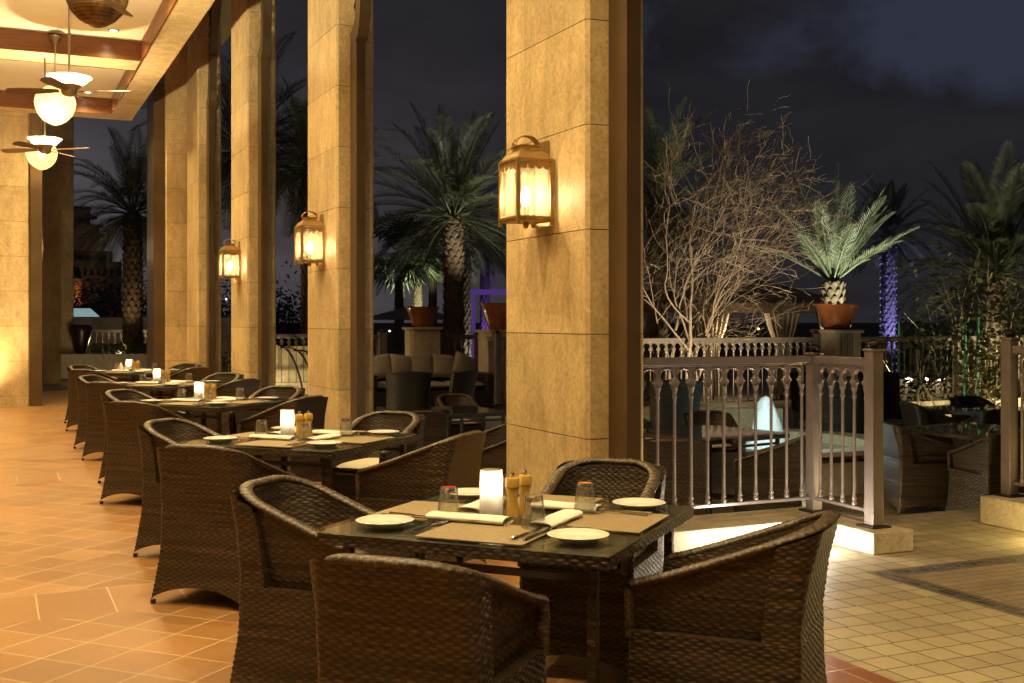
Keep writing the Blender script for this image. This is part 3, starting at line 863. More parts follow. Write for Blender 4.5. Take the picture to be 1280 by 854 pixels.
SEAT = cushion_mesh('seat_cushion', .345, .43, .075, Z_SEAT - .005, CUSH, .3)
FOOT = MB().lathe([(.012, 0), (.014, .004), (.014, .022)], 8).mesh('foot', DARKM)
def build_chair(M_, label, group, wick=None, seat=SEAT):
    q = thing('wicker_chair', label, 'chair', (0, 0, 0), 0, group)
    link('base', M_['base'], q); link('backrest', M_['back'], q); link('tub_shell', M_['tub'], q); link('rim', M_['rim'], q)
    link('seat_cushion', seat, q)
    for sx in (-1, 1):
        link('foot', FOOT, q, (sx * .266, -.299, 0)); link('foot', FOOT, q, (sx * .266, .279, 0))
    return q
chair0 = build_chair(CH, 'x', 'wicker chairs at the dining tables')
first = [True]
def place_chair(x, y, rz, label, group='wicker chairs at the dining tables', z=0.):
    if first[0]:
        first[0] = False; chair0.location = (x, y, z); chair0.rotation_euler = (0, 0, rz); chair0['label'] = label; chair0['group'] = group
        return chair0
    return dup(chair0, (x, y, z), rz, label, group)

# ------------------------------------------------------------------ dining tables and what lies on them
TS = 1.05
def make_table():
    q = thing('dining_table', 'x', 'table', (0, 0, 0), 0, 'wicker dining tables in the row')
    h = TS / 2 - .012; z0, z1 = .704, .741
    pr = []
    for k, (o, du) in enumerate((((-h, -h, z0), (1, 0, 0)), ((h, -h, z0), (0, 1, 0)), ((h, h, z0), (-1, 0, 0)), ((-h, h, z0), (0, -1, 0)))):
        pr.append(plane_weave(o, du, (0, 0, 1), 2 * h, z1 - z0, v0=.32 * k))
    me = np_mesh('apron', pr, [WICKER]); link('apron', me, q)
    pr = [plane_weave((-h, -h, z1), (1, 0, 0), (0, 1, 0), 2 * h, 2 * h, amp=.0022, su=.009, sv=.0053)]
    link('woven_top', np_mesh('woven_top', pr, [WICKTOP]), q)
    mb = MB(); mb.box(-h + .01, h - .01, -h + .01, h - .01, z0 + .004, z0 + .02); mb.obj('underside', DARKM, q)
    mb = MB(); mb.box(-TS / 2, TS / 2, -TS / 2, TS / 2, .7445, .7525); mb.obj('glass_top', GLASST, q)
    for sx in (-1, 1):
        for sy in (-1, 1):
            x, y = sx * (h - .075), sy * (h - .075)
            pts = []
            w_ = .0145
            prl = []
            for (ox, oy, ddx, ddy) in ((-w_, -w_, 1, 0), (w_, -w_, 0, 1), (w_, w_, -1, 0), (-w_, w_, 0, -1)):
                prl.append(plane_weave((x + ox, y + oy, .0), (ddx, ddy, 0), (0, 0, 1), 2 * w_, z0 + .004, row=.016, cell=.08, amp=.0016, su=.01, sv=.004))
            link('leg', np_mesh('leg', prl, [WICKER]), q)
    hh = h - .075
    for sgn in (-1, 1):
        mb = MB(); mb.bar((-hh + .016, sgn * hh, .655), (hh - .016, sgn * hh, .655), .022); mb.obj('stretcher', DARKM, q)
    return q
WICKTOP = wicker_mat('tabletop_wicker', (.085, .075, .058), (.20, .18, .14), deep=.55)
tab0 = make_table()
# small things: meshes shared by all settings
mb = MB(); mb.lathe([(.0, .012), (.052, .006), (.058, .0), (.062, .0), (.066, .006), (.098, .018), (.1, .0205), (.098, .0215), (.066, .0115), (.03, .0095), (.0, .0095)], 40, cap0=False, cap1=False)
PLATE = mb.mesh('side_plate', CHINA, 50)
mb = MB(); mb.box(-.19, .19, -.155, .155, 0, .0025); PMAT = mb.mesh('placemat', MAT)
def napkin_mesh():
    mb = MB(); n = 14; L = .30
    # three folded layers rolled into a flat scroll
    prof = []
    for i in range(29):
        a = 2 * PI * i / 28
        prof.append((.044 * math.copysign(abs(math.cos(a)) ** .8, math.cos(a)), .0165 + .0165 * math.copysign(abs(math.sin(a)) ** .75, math.sin(a))))
    rows = 15
    vs = []; np_ = len(prof) - 1
    for r in range(rows):
        s_ = -L / 2 + L * r / (rows - 1)
        wob = .002 * math.sin(r * .9) + .0015 * math.sin(r * 2.3 + 1)
        k = 1 + .04 * math.sin(r * .55 + .4)
        for i in range(np_):
            y, z = prof[i]
            vs.append((s_, y * k + wob, max(.0002, z * (1.0 + .05 * math.sin(r * .8 + i * .3)))))
    fs = [(r * np_ + i, r * np_ + (i + 1) % np_, (r + 1) * np_ + (i + 1) % np_, (r + 1) * np_ + i) for r in range(rows - 1) for i in range(np_)]
    mb.add(vs, fs)
    # spiral layers at both ends
    for e, sg in ((0, -1), (rows - 1, 1)):
        for lay in range(3):
            k = 1 - .30 * lay; k2 = 1 - .30 * (lay + 1) if lay < 2 else .05
            x = (-L / 2 if sg < 0 else L / 2) - sg * .006 * lay; x2 = x - sg * .004
            vs = []
            for i in range(np_):
                y, z = prof[i]; vs.append((x, y * k, .0165 + (z - .0165) * k))
            for i in range(np_):
                y, z = prof[i]; vs.append((x2, y * (k - .14), .0165 + (z - .0165) * (k - .14)))
            for i in range(np_):
                y, z = prof[i]; vs.append((x2 - sg * .012, y * (k - .16), .0165 + (z - .0165) * (k - .16)))
            mb.add(vs, [(i, (i + 1) % np_, np_ + (i + 1) % np_, np_ + i) for i in range(np_)] + [(np_ + i, np_ + (i + 1) % np_, 2 * np_ + (i + 1) % np_, 2 * np_ + i) for i in range(np_)])
    # the free flap along the top
    vs = []
    for r in range(rows):
        s_ = -L / 2 + .004 + (L - .008) * r / (rows - 1)
        for y, z in ((-.043, .022), (-.030, .0325), (-.006, .0362), (.016, .0352), (.030, .0318)):
            vs.append((s_, y * 1.01, z + .0012 * math.sin(r * .7)))
    mb.add(vs, [(r * 5 + c, r * 5 + c + 1, (r + 1) * 5 + c + 1, (r + 1) * 5 + c) for r in range(rows - 1) for c in range(4)])
    return mb.mesh('rolled_napkin', LINEN, 60)
NAPKIN = napkin_mesh()
for vtx in NAPKIN.vertices: vtx.co.z *= .72
def tumbler_mesh(base_mat):
    mb = MB(); H_ = .108; n = 32
    # stands on its rim; thick base up
    prof = [(.0405, 0.), (.0415, .001), (.0405, .02), (.0335, .085), (.0312, .1095)]
    inn = [(.0297, .1095), (.032, .085), (.0388, .02), (.0396, .001), (.0405, 0.)]
    pr = inn + prof
    vs = []; fs = []
    mb.lathe(pr, n, cap0=False, cap1=False)
    return mb.mesh('tumbler', GLASSW, 35)
TUMB = tumbler_mesh(GLASS)
TBASE = MB().lathe([(.0005, .090), (.0285, .090), (.0295, .093), (.0275, .1085), (.0005, .1085)], 28, cap0=False, cap1=False).mesh('thick_base', GLASS, 30)
def base_disc(mm):
    return MB().lathe([(.0005, .1088), (.0240, .1088), (.0245, .1095), (.0005, .1097)], 24, cap0=False, cap1=False).mesh('coloured_base', mm, 30)
CAPR, CAPO = base_disc(simple('red_base', (.5, .03, .01), .3)), base_disc(simple('orange_base', (.55, .14, .03), .3))
def fork_mesh():
    mb = MB()
    out = [(-.10, 0.), (-.098, .006), (-.05, .0045), (.0, .003), (.035, .003), (.05, .009), (.06, .0115)]
    for i in range(len(out) - 1):
        (xa, wa), (xb, wb) = out[i], out[i + 1]; za, zb = .004 + .004 * math.cos(xa * 25), .004 + .004 * math.cos(xb * 25)
        mb.add([(xa, -wa - .001, za), (xa, wa + .001, za), (xb, wb + .001, zb), (xb, -wb - .001, zb), (xa, -wa - .001, za - .0025), (xa, wa + .001, za - .0025), (xb, wb + .001, zb - .0025), (xb, -wb - .001, zb - .0025)],
               [(3, 2, 1, 0), (4, 5, 6, 7), (0, 1, 5, 4), (1, 2, 6, 5), (2, 3, 7, 6), (3, 0, 4, 7)])
    for k in range(4):
        y = -.0105 + .007 * k
        mb.tube([(.059, y, .0036), (.075, y, .004), (.092, y, .0075), (.103, y * .95, .0125)], [.0019, .0017, .0014, .0009], 6)
    return mb.mesh('fork', STEEL, 40)
def knife_mesh():
    mb = MB()
    hd = [(-.11, .004, .003), (-.108, .0075, .005), (-.06, .006, .0045), (-.012, .005, .004), (.0, .0045, .003)]
    vs = []
    for x, w, h in hd:
        for k in range(8):
            a = 2 * PI * k / 8; vs.append((x, w * math.cos(a), .005 + h * math.sin(a)))
    mb.add(vs, [(i * 8 + k, i * 8 + (k + 1) % 8, (i + 1) * 8 + (k + 1) % 8, (i + 1) * 8 + k) for i in range(4) for k in range(8)] + [tuple(range(7, -1, -1))])
    mb.prism([(0, -.004), (.05, -.007), (.09, -.0075), (.108, -.003), (.113, .003), (.10, .0045), (0, .0045)], .004, .0055)
    return mb.mesh('knife', STEEL, 40)
FORK, KNIFE = fork_mesh(), knife_mesh()
mb = MB(); mb.lathe([(.030, 0), (.0315, .004), (.0305, .02), (.0235, .07), (.0225, .085), (.0245, .11), (.029, .135), (.0305, .1375)], 28); PBODY = mb.mesh('body', WOODL, 50)
mb = MB(); mb.lathe([(.0275, .138), (.0315, .141), (.0325, .150), (.031, .176), (.027, .183), (.012, .185)], 28); PHEAD = mb.mesh('head', WOODL, 40)
mb = MB(); mb.lathe([(.005, .185), (.009, .19), (.0105, .196), (.009, .202), (.004, .206)], 14); PKNOB = mb.mesh('knob', STEEL, 60)
mb = MB(); mb.lathe([(.04, .0), (.0425, .004), (.0425, .012), (.0405, .165), (.0385, .171), (.036, .172), (.0365, .166), (.0385, .012)], 36, cap0=True, cap1=False); CSH = mb.mesh('frosted_shade', SHADE, 40)
mb = MB(); mb.lathe([(.012, .006), (.012, .09)], 12); CST = mb.mesh('stem', CHINA)
mb = MB(); mb.lathe([(.006, .09), (.013, .10), (.014, .115), (.008, .13)], 12); CBU = mb.mesh('bulb', CBULB, 60)

tnames = ['the nearest table', 'the second table of the row', 'the third table of the row', 'the fourth table of the row', 'the farthest table of the row']
tpos = [(1.722, 3.738), (1.715, 6.80), (1.76, 10.3), (1.80, 13.45), (1.86, 16.95)]
sides = ['camera side', 'paving side', 'pillar side', 'hall side']
TZ = .7526
ANG = R(-47.6)
def lay(me, name, label, cat, p, rz, group, children=()):
    o = link(name, me, None, p, rz); tag(o, label, cat, group); return o
for ti, (tx, ty) in enumerate(tpos):
    tn = tnames[ti]
    ja = R([0, 0.6, -1.2, 1.0, -.5][ti])
    A = ANG + ja
    if ti == 0: tb = tab0; tb.location = (tx, ty, 0); tb.rotation_euler = (0, 0, A)
    else: tb = dup(tab0, (tx, ty, 0), A)
    tb['label'] = ['square glass-topped wicker dining table in front, set for four', 'glass-topped wicker table in front of the second pillar', 'third wicker dining table along the row of five', 'fourth wicker dining table along the row of five', 'farthest wicker dining table, with two peaked napkins'][ti]
    def L2W(x, y, a):
        ca, sa = math.cos(a), math.sin(a)
        return (tx + x * ca - y * sa, ty + x * sa + y * ca, TZ)
    for si, sd in enumerate(sides):
        a = A + si * PI / 2
        j = lambda s_: random.uniform(-s_, s_)
        # chair: its back 1.12 m out from the table's middle
        lat = [.10, .0, .02, -.02][si] + j(.02); out = [.835, .775, .85, .765][si] + j(.02)
        cxw, cyw, _ = L2W(lat, -out, a)
        place_chair(cxw, cyw, a + R([1, -1, 2, 2][si]) + j(.03 if ti == 0 else .085), f'brown wicker armchair on the {sd} of {tn}')
        lay(PMAT, 'placemat', f'beige woven placemat on the {sd} of {tn}', 'placemat', L2W(.035, -.345, a), a, 'beige placemats')
        zt2 = .0027
        p = L2W(-.345, -.355, a); lay(PLATE, 'side_plate', f'white side plate on the {sd} of {tn}', 'plate', p, a, 'white side plates')
        p = L2W(-.10 + j(.008), -.185 + j(.01), a); p = (p[0], p[1], TZ + zt2)
        lay(NAPKIN, 'rolled_napkin', f'folded white napkin on the {sd} of {tn}', 'napkin', p, a + j(.06), 'folded white napkins')
        gx, gy = .145, -.205
        p = L2W(gx, gy, a); p = (p[0], p[1], TZ + zt2)
        red = ti == 0 and si in (1, 3)
        lb = f'upturned clear tumbler on the {sd} of {tn}'
        if red: lb = f'upturned tumbler with {"an orange" if si == 1 else "a red"} base on the {sd} of {tn}'
        g = lay(TUMB, 'tumbler', lb, 'glass', p, a, 'upturned tumblers')
        link('thick_base', TBASE, g)
        if red: link('coloured_base', CAPR if si == 3 else CAPO, g)
        if ti < 3:
            for k in range(2):
                p = L2W(-.215 + .035 * k, -.325 + j(.006), a); p = (p[0], p[1], TZ + zt2 + .0005)
                lay(FORK, 'fork', f'steel {"outer" if k == 0 else "inner"} fork on the {sd} of {tn}', 'fork', p, a + PI / 2 + j(.04) - .08, 'steel forks')
                p = L2W(.175 + .035 * k, -.33 + j(.006), a); p = (p[0], p[1], TZ + zt2 + .0005)
                lay(KNIFE, 'knife', f'steel {"inner" if k == 0 else "outer"} knife on the {sd} of {tn}', 'knife', p, a + PI / 2 + j(.04) - .06, 'steel knives')
    # candle lamp and mills
    p = L2W(-.072, -.072, A)
    c = thing('candle_lamp', f'frosted white candle lamp glowing on {tn}', 'candle lamp', p, 0, 'frosted candle lamps')
    link('frosted_shade', CSH, c); link('stem', CST, c); link('bulb', CBU, c)
    l = lamp('POINT', 'candle_light', (0, 0, .125), 2.7, (1., .80, .52), .018); l.parent = c
    for k, (dx, dy, nm) in enumerate(((.004, -.060, 'pepper'), (.022, .012, 'salt'))):
        p = L2W(dx, dy, A)
        c = thing('pepper_mill' if k == 0 else 'salt_mill', f'yellow wooden {nm} mill beside the candle lamp on {tn}', 'mill', p, 0, 'yellow wooden mills')
        link('body', PBODY, c); link('head', PHEAD, c); link('knob', PKNOB, c); c.scale = (.82, .82, .80)
    if ti == 4:
        for k, (x, y) in enumerate(((-.40, -.42), (-.33, -.50))):
            mb = MB(); mb.lathe([(.055, 0), (.05, .02), (.022, .075), (.003, .115)], 9)
            tag(mb.obj('peaked_napkin', LINEN, None, None, loc=L2W(-.46, .33 - .13 * k, A)), f'white peaked napkin, {"outer" if k == 0 else "inner"} one of the pair on the farthest table', 'napkin', 'peaked napkins')

# ------------------------------------------------------------------ balustrades
def baluster_mesh(h, mm):
    """h: from the lower rail to the frieze's foot"""
    mb = MB()
    mb.lathe([(.010, 0), (.017, .004), (.019, .016), (.014, .028), (.011, .034), (.0165, .042), (.0165, .050), (.0115, .060), (.0105, .10), (.0105, h - .085), (.0115, h - .075), (.0165, h - .068), (.0165, h - .058), (.0125, h - .05),
              (.014, h - .03), (.021, h - .012), (.022, h)], 12)
    return mb.mesh('baluster', mm, 45)
def frieze(mb, x0, n, a, z0, h, th=.018, y=0.):
    """n horseshoe bays of half width a from x0; solid above, stems standing on each baluster"""
    ts = [0, .08, .15, .20, .26, .34, .43, .52, .62, .72, .79, .85, .89]
    def o(t):   # half opening / a
        pts = [(0, .66), (.08, .62), (.15, .50), (.20, .45), (.26, .52), (.34, .68), (.43, .77), (.52, .79), (.62, .76), (.72, .66), (.79, .54), (.85, .36), (.89, .0)]
        return float(np.interp(t, [p_ for p_, _ in pts], [q_ for _, q_ in pts])) * a
    def slab(xa0, xb0, za, xa1, xb1, zb):
        v = [(xa0, y - th / 2, za), (xb0, y - th / 2, za), (xb1, y - th / 2, zb), (xa1, y - th / 2, zb), (xa0, y + th / 2, za), (xb0, y + th / 2, za), (xb1, y + th / 2, zb), (xa1, y + th / 2, zb)]
        mb.add(v, [(0, 1, 2, 3), (5, 4, 7, 6), (4, 0, 3, 7), (1, 5, 6, 2)])
    for k in range(n + 1):
        xc = x0 + 2 * a * k
        lo = 0 if k == 0 else -1; hi = 0 if k == n else 1
        for i in range(len(ts) - 1):
            w0, w1 = a - o(ts[i]), a - o(ts[i + 1])
            slab(xc + lo * w0 - (.008 if lo == 0 else 0), xc + hi * w0 + (.008 if hi == 0 else 0), z0 + ts[i] * h, xc + lo * w1 - (.008 if lo == 0 else 0), xc + hi * w1 + (.008 if hi == 0 else 0), z0 + ts[i + 1] * h)
    mb.box(x0, x0 + 2 * a * n, y - th / 2, y + th / 2, z0 + .89 * h, z0 + h + .004)
    if th < .03 and RING[0]:
        for k in range(n):
            xm = x0 + 2 * a * k + a
            pts = [(xm - o(q_) - .002, y - th / 2 - .001, z0 + q_ * h) for q_ in ts[3:]] + [(xm + o(q_) + .002, y - th / 2 - .001, z0 + q_ * h) for q_ in ts[3:-1][::-1]]
            mb.tube(pts, .0052, 5)
            mb.tube([(p_[0], y + th / 2 + .001, p_[2]) for p_ in pts], .0052, 5)
BALC = {}
RING = [True]
def balustrade(q, p0, p1, zb, mm, spacing=.127, height=1.08, first_off=.06, simple_=False):
    """one straight run under thing q, from p0 to p1 (x, y), lower rail 0.09 above zb"""
    p0, p1 = Vector((*p0, 0)), Vector((*p1, 0)); L = (p1 - p0).length; ang = math.atan2(p1.y - p0.y, p1.x - p0.x)
    zr = .085; fh = .135; hb = height - .06 - fh - zr - .022
    key = (round(hb, 3), mm.name)
    if key not in BALC: BALC[key] = baluster_mesh(hb, mm)
    n = max(2, int(round((L - 2 * first_off) / spacing))); a = (L - 2 * first_off) / n / 2
    def at(o): o.parent = q; o.location = (p0.x, p0.y, zb); o.rotation_euler = (0, 0, ang); return o
    mb = MB(); mb.box(0, L, -.032, .032, height - .052, height); mb.box(0, L, -.020, .020, height - .062, height - .053); at(mb.obj('top_rail', mm, None, None, .006))
    mb = MB(); mb.box(0, L, -.018, .018, zr, zr + .022); at(mb.obj('bottom_rail', mm, None, None, .003))
    mb = MB(); frieze(mb, first_off, n, a, zr + .022 + hb, fh + .0); at(mb.obj('arch_frieze', mm))
    for k in range(n + 1):
        o = link('baluster', BALC[key], q)
        x = first_off + 2 * a * k
        o.location = (p0.x + x * math.cos(ang), p0.y + x * math.sin(ang), zb + zr + .022)
def post(q, x, y, zb, mm, h=1.12, w=.085, fin=True, rot=0.):
    M = Matrix.Translation((x, y, zb)) @ Matrix.Rotation(rot, 4, 'Z')
    mb = MB(); mb.box(-w / 2, w / 2, -w / 2, w / 2, .012, h, M); mb.box(-w * .62, w * .62, -w * .62, w * .62, h, h + .014, M)
    po = mb.obj('post', mm, q, None, .004)
    mb = MB(); mb.box(-w * .9, w * .9, -w * .9, w * .9, 0, .012, M); mb.obj('base_plate', DARKM, po)
    if fin:
        mb = MB(); mb.lathe([(.034, h + .014), (.036, h + .019), (.022, h + .024), (.034, h + .032), (.042, h + .044), (.041, h + .056), (.030, h + .066), (.012, h + .072)], 18, M=M)
        mb.obj('finial', DARKM, po, 50)

PLZ = .14
pl = MB(); pl.prism([(3.50, 6.08), (4.98, 6.08), (4.98, 5.53), (5.30, 5.53), (5.30, 6.55), (3.50, 6.55)], 0.002, PLZ)
tag(pl.obj('stone_plinth', PALE, None, None, .01), 'long low L-shaped stone plinth carrying the balustrade beside the big pillar', 'plinth')
q = thing('balustrade', 'grey-brown metal balustrade with pointed arches beside the big pillar', 'balustrade')
balustrade(q, (3.60, 6.345), (5.135, 6.345), PLZ, RAILM)
balustrade(q, (5.175, 6.30), (5.145, 5.755), PLZ, RAILM, .12, first_off=.03)
post(q, 5.18, 6.345, PLZ, RAILM, 1.085, .08)
post(q, 5.14, 5.71, PLZ, RAILM, 1.125, .085)
pl = MB(); pl.prism([(6.47, 4.2), (6.86, 4.2), (6.86, 6.10), (6.47, 6.10)], .002, .20)
tag(pl.obj('stone_plinth', PALE, None, None, .01), 'yellow-lit low stone plinth at the right edge under the second railing', 'plinth')
q = thing('balustrade', 'metal balustrade with a tall end post on the yellow-lit plinth', 'balustrade')
v = P(1262, 620, .20)
balustrade(q, (v.x, v.y - .05), (v.x, 4.4), .20, RAILM, .12)
post(q, v.x, v.y, .20, RAILM, 1.125, .085); post(q, v.x, 4.33, .20, RAILM, 1.125, .085)

# far garden railing on its parapet
FY = 14.67
mb = MB(); mb.box(3.6, 12.05, FY - .16, FY + .16, -.30, .13); mb.box(12.75, 23.0, FY - .16, FY + .16, -.30, .13)
tag(mb.obj('parapet', PALE), 'low stone parapet under the dark garden railing', 'parapet')
q = thing('balustrade', 'dark garden balustrade between the big pillar and the planter pier', 'balustrade')
balustrade(q, (8.6, FY), (11.98, FY), .13, RAILD, .135)
post(q, 8.55, FY, .13, RAILD); post(q, 12.02, FY, .13, RAILD)
q = thing('balustrade', 'dark garden balustrade beyond the planter pier in front of lit shrubs', 'balustrade')
balustrade(q, (12.85, FY), (15.0, FY), .13, RAILD, .135); balustrade(q, (15.1, FY), (17.6, FY), .13, RAILD, .135); balustrade(q, (17.7, FY), (21, FY), .13, RAILD, .135)
for x in (12.8, 15.05, 17.65): post(q, x, FY, .13, RAILD)
# railings seen between the pillars
q = thing('balustrade', 'far metal balustrade seen between the second and the big pillar, beside the cushioned sofa', 'balustrade')
yb_ = 20.2
balustrade(q, (7.8, yb_), (9.7, yb_), .13, RAILM, .135); post(q, 9.75, yb_, .13, RAILM); post(q, 7.75, yb_, .13, RAILM)
v = D(596, 417, 20.9); v2 = D(622, 417, 18.2)
balustrade(q, (v.x, v.y - .1), (v2.x, v2.y + .05), .13, RAILM, .135); post(q, v2.x, v2.y, .13, RAILM); post(q, v.x, v.y, .13, RAILM)
balustrade(q, (v2.x + .06, v2.y), (v2.x + 2.2, v2.y), .13, RAILM, .135)
q = thing('balustrade', 'short metal balustrade meeting the second pillar at its garden side', 'balustrade')
v = D(478, 417, 21.5)
balustrade(q, (v.x - 1.1, v.y), (v.x - .05, v.y), .13, RAILM, .135); post(q, v.x, v.y, .13, RAILM, w=.14)
q = thing('balustrade', 'far balustrade with curved stair rails seen between the second and third pillars', 'balustrade')
balustrade(q, (4.97, 23.0), (6.3, 23.0), .13, RAILM, .16); post(q, 4.9, 23.0, .13, RAILM, w=.14)
for k in range(4):
    pts = []
    for i in range(12):
        s_ = i / 11
        pts.append((5.0 + .25 * k + .75 * s_ ** .6, 22.8 - .05 * k, 1.0 - .12 * k * .5 - 1.1 * s_ ** 2.2))
    mb = MB(); mb.tube(pts, .022, 6); mb.obj('stair_rail', DARKM, q, 60)
mb = MB(); mb.box(4.9, 7.2, 23.4, 23.6, -.3, .95)
tag(mb.obj('stair_wall', PALE), 'lit cream wall beside the stairs beyond the second pillar', 'wall')
q = thing('balustrade', 'pale balustrade seen between the third pillar and the corner pier', 'balustrade')
balustrade(q, (3.8, 24.0), (4.82, 24.0), .13, RAILM, .16); post(q, 3.75, 24.0, .13, RAILM)
mb = MB(); mb.box(3.6, 10.6, 20.36, 20.6, -.3, .128)
mb.box(3.6, 7.6, 24.2, 24.4, -.3, .1)
tag(mb.obj('parapet', PALE), 'low stone kerb under the far railings between the pillars', 'parapet')

# white recessed lights at the plinth foot
def ground_light(x, y, z, label, power, col, r=.05, up=None, target=None, ang=120):
    q = thing('ground_light', label, 'ground light', (x, y, z), 0, 'small ground uplights')
    mb = MB(); mb.lathe([(.055, 0.0), (.055, .018), (.042, .022)], 16); mb.obj('housing', DARKM, q, 30)
    mb = MB(); mb.lathe([(.040, .0225), (.034, .027), (.01, .029)], 14); mb.obj('lens', WLED, q, 60)
    if target is None: l = lamp('POINT', 'ground_glow', (0, 0, .09), power, col, r); l.parent = q
    else:
        l = lamp('SPOT', 'ground_beam', (x, y, z + .07), power, col, r, target, ang, .7)
    return q
ground_light(4.70, 5.80, .002, 'bright white ground light at the foot of the plinth behind the nearest wicker chair', 26, (1., .93, .82), .06)
ground_light(4.10, 5.90, .002, 'white ground light at the plinth foot beside the big pillar', 5, (1., .88, .7), .06)
ground_light(6.33, 5.30, .002, 'yellow ground light at the foot of the yellow-lit plinth', 22, (1., .80, .30), .06)
l = lamp('SPOT', 'paving_lamp', (6.0, 3.0, 5.0), 400, (1., .66, .24), .1, (5.6, 3.2, 0), 110, .9)
lampq = thing('hanging_lantern', 'lamp hung above the outer paving', 'lantern', (6.0, 3.0, 5.02))
mb = MB(); mb.lathe([(.10, 0), (.12, .1), (.05, .2), (.01, .25)], 16); mb.obj('shade', BRASS, lampq, 40)

# ------------------------------------------------------------------ lower terrace: fountain, tables, chairs
TZ0 = -.30
fc = D(960, 560, 12.75)
q = thing('fountain_basin', 'round low stone fountain basin with a checkered mosaic rim', 'fountain', (fc.x, fc.y, TZ0))
mb = MB(); mb.lathe([(1.30, 0), (1.30, .33), (1.36, .34)], 64, cap0=False, cap1=False); mb.lathe([(1.05, .20), (1.05, .44), (1.36, .445), (1.36, .40)], 64, cap0=False, cap1=False); mb.obj('stone_wall', PALE, q, 30)
mb = MB()
n = 96
for k in range(n):
    for r_ in range(2):
        if (k + r_) % 2: continue
        a0, a1 = 2 * PI * k / n, 2 * PI * (k + 1) / n; z0_, z1_ = .34 + .03 * r_, .37 + .03 * r_
        mb.add([(1.363 * math.cos(a0), 1.363 * math.sin(a0), z0_), (1.363 * math.cos(a1), 1.363 * math.sin(a1), z0_), (1.363 * math.cos(a1), 1.363 * math.sin(a1), z1_), (1.363 * math.cos(a0), 1.363 * math.sin(a0), z1_)], [(0, 1, 2, 3)])
mb.obj('mosaic_rim', simple('brown_mosaic', (.11, .05, .02), .3), q)
wm, wtt, wb = mat('pool_water'); wb.inputs['Base Color'].default_value = (.12, .22, .20, 1); wb.inputs['Roughness'].default_value = .06
wtt.put(wb.inputs['Normal'], wtt.bump(wtt.noise(wtt.obj(), 9., 4), .5, .02))
mb = MB(); mb.lathe([(.01, .33), (1.05, .33)], 48, cap0=False, cap1=False)
struct(mb.obj('water', wm, None, loc=(fc.x, fc.y, TZ0)))
# foaming jet
mb = MB(); n = 20; pr = [(.25, .33), (.22, .40), (.18, .48), (.155, .58), (.135, .68), (.115, .78), (.085, .86), (.045, .91), (.008, .93)]
for i, (r, z) in enumerate(pr): pass
mb.lathe(pr, 22, cap0=False)
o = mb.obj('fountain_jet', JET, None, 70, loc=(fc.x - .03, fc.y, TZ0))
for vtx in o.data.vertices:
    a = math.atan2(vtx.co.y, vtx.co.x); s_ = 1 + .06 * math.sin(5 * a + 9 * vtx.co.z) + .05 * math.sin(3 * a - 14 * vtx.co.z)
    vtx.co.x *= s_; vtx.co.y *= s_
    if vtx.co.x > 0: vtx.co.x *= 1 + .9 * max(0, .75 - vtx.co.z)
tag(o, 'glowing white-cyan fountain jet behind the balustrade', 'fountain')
lamp('POINT', 'fountain_light', (fc.x, fc.y - .5, TZ0 + .75), 22, (.7, 1., .93), .12)
mb = MB(); v0 = D(795, 508, 14.4); v1 = D(975, 508, 14.4)
M = Matrix.Translation((v0.x, v0.y, 0)) @ Matrix.Rotation(math.atan2(v1.y - v0.y, v1.x - v0.x), 4, 'Z')
mb.box(0, (v1 - v0).length, -.15, .15, TZ0, .37, M)
tag(mb.obj('fountain_wall', PALE), 'low beige wall behind the fountain jet', 'wall')

# tall-back dark chairs
def tall_chair_mesh():
    pr = []
    mb = MB()
    def strip(fn, nu, nv): 
        vs = [fn(u / nu, v / nv) for v in range(nv + 1) for u in range(nu + 1)]
        fs = [(v * (nu + 1) + u, v * (nu + 1) + u + 1, (v + 1) * (nu + 1) + u + 1, (v + 1) * (nu + 1) + u) for v in range(nv) for u in range(nu)]
        mb.add(vs, fs)
    def back(off):
        def fn(u, v):
            z = .10 + v * (.98 + .03 * math.sin(PI * u)); w = .30 - .02 * math.sin(PI * v) 
            x = (2 * u - 1) * w; y = -.30 - .10 * v * v + .10 * (2 * u - 1) ** 4 + off
            return (x, y, z)
        return fn
    strip(back(0), 12, 12); strip(back(.05), 12, 12)
    b0, b1 = back(0), back(.05)
    for u in (0., 1.):
        for k in range(12):
            mb.add([b0(u, k / 12), b1(u, k / 12), b1(u, (k + 1) / 12), b0(u, (k + 1) / 12)], [(0, 1, 2, 3)])
    for k in range(12): mb.add([b0(k / 12, 1), b1(k / 12, 1), b1((k + 1) / 12, 1), b0((k + 1) / 12, 1)], [(0, 1, 2, 3)])
    B = mb; 
    mb2 = MB(); mb2.box(-.29, .29, -.26, .30, .06, .40)
    for sx in (-1, 1): 
        mb2.box(sx * .29 - .035, sx * .29 + .035, -.24, .30, .401, .62)
        for yy in (-.22, .27): mb2.box(sx * .26 - .025, sx * .26 + .025, yy - .025, yy + .025, 0, .06)
    return B.mesh('backrest', WICKERS, 50), mb2.mesh('seat_box', WICKERS)
WICKERS, t, b = mat('dark_weave')
x_, y_, z_ = t.sep(t.obj())[:3]
rw = t.m('FLOOR', t.m('MULTIPLY', z_, 60.)); hh_ = t.m('SINE', t.m('MULTIPLY', z_, 60 * PI * 2)); 
ck = t.m('SINE', t.m('ADD', t.m('MULTIPLY', t.m('ADD', x_, y_), 130.), t.m('MULTIPLY', rw, PI)))
t.put(b.inputs['Base Color'], t.mix(t.white(t.comb(rw, 1., 2.)), (.008, .0065, .006), (.021, .015, .012)))
b.inputs['Roughness'].default_value = .45
t.put(b.inputs['Normal'], t.bump(t.m('ADD', hh_, ck), .6, .004))
TB, TSB = tall_chair_mesh()
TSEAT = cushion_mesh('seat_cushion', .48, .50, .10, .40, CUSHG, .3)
tc0 = None
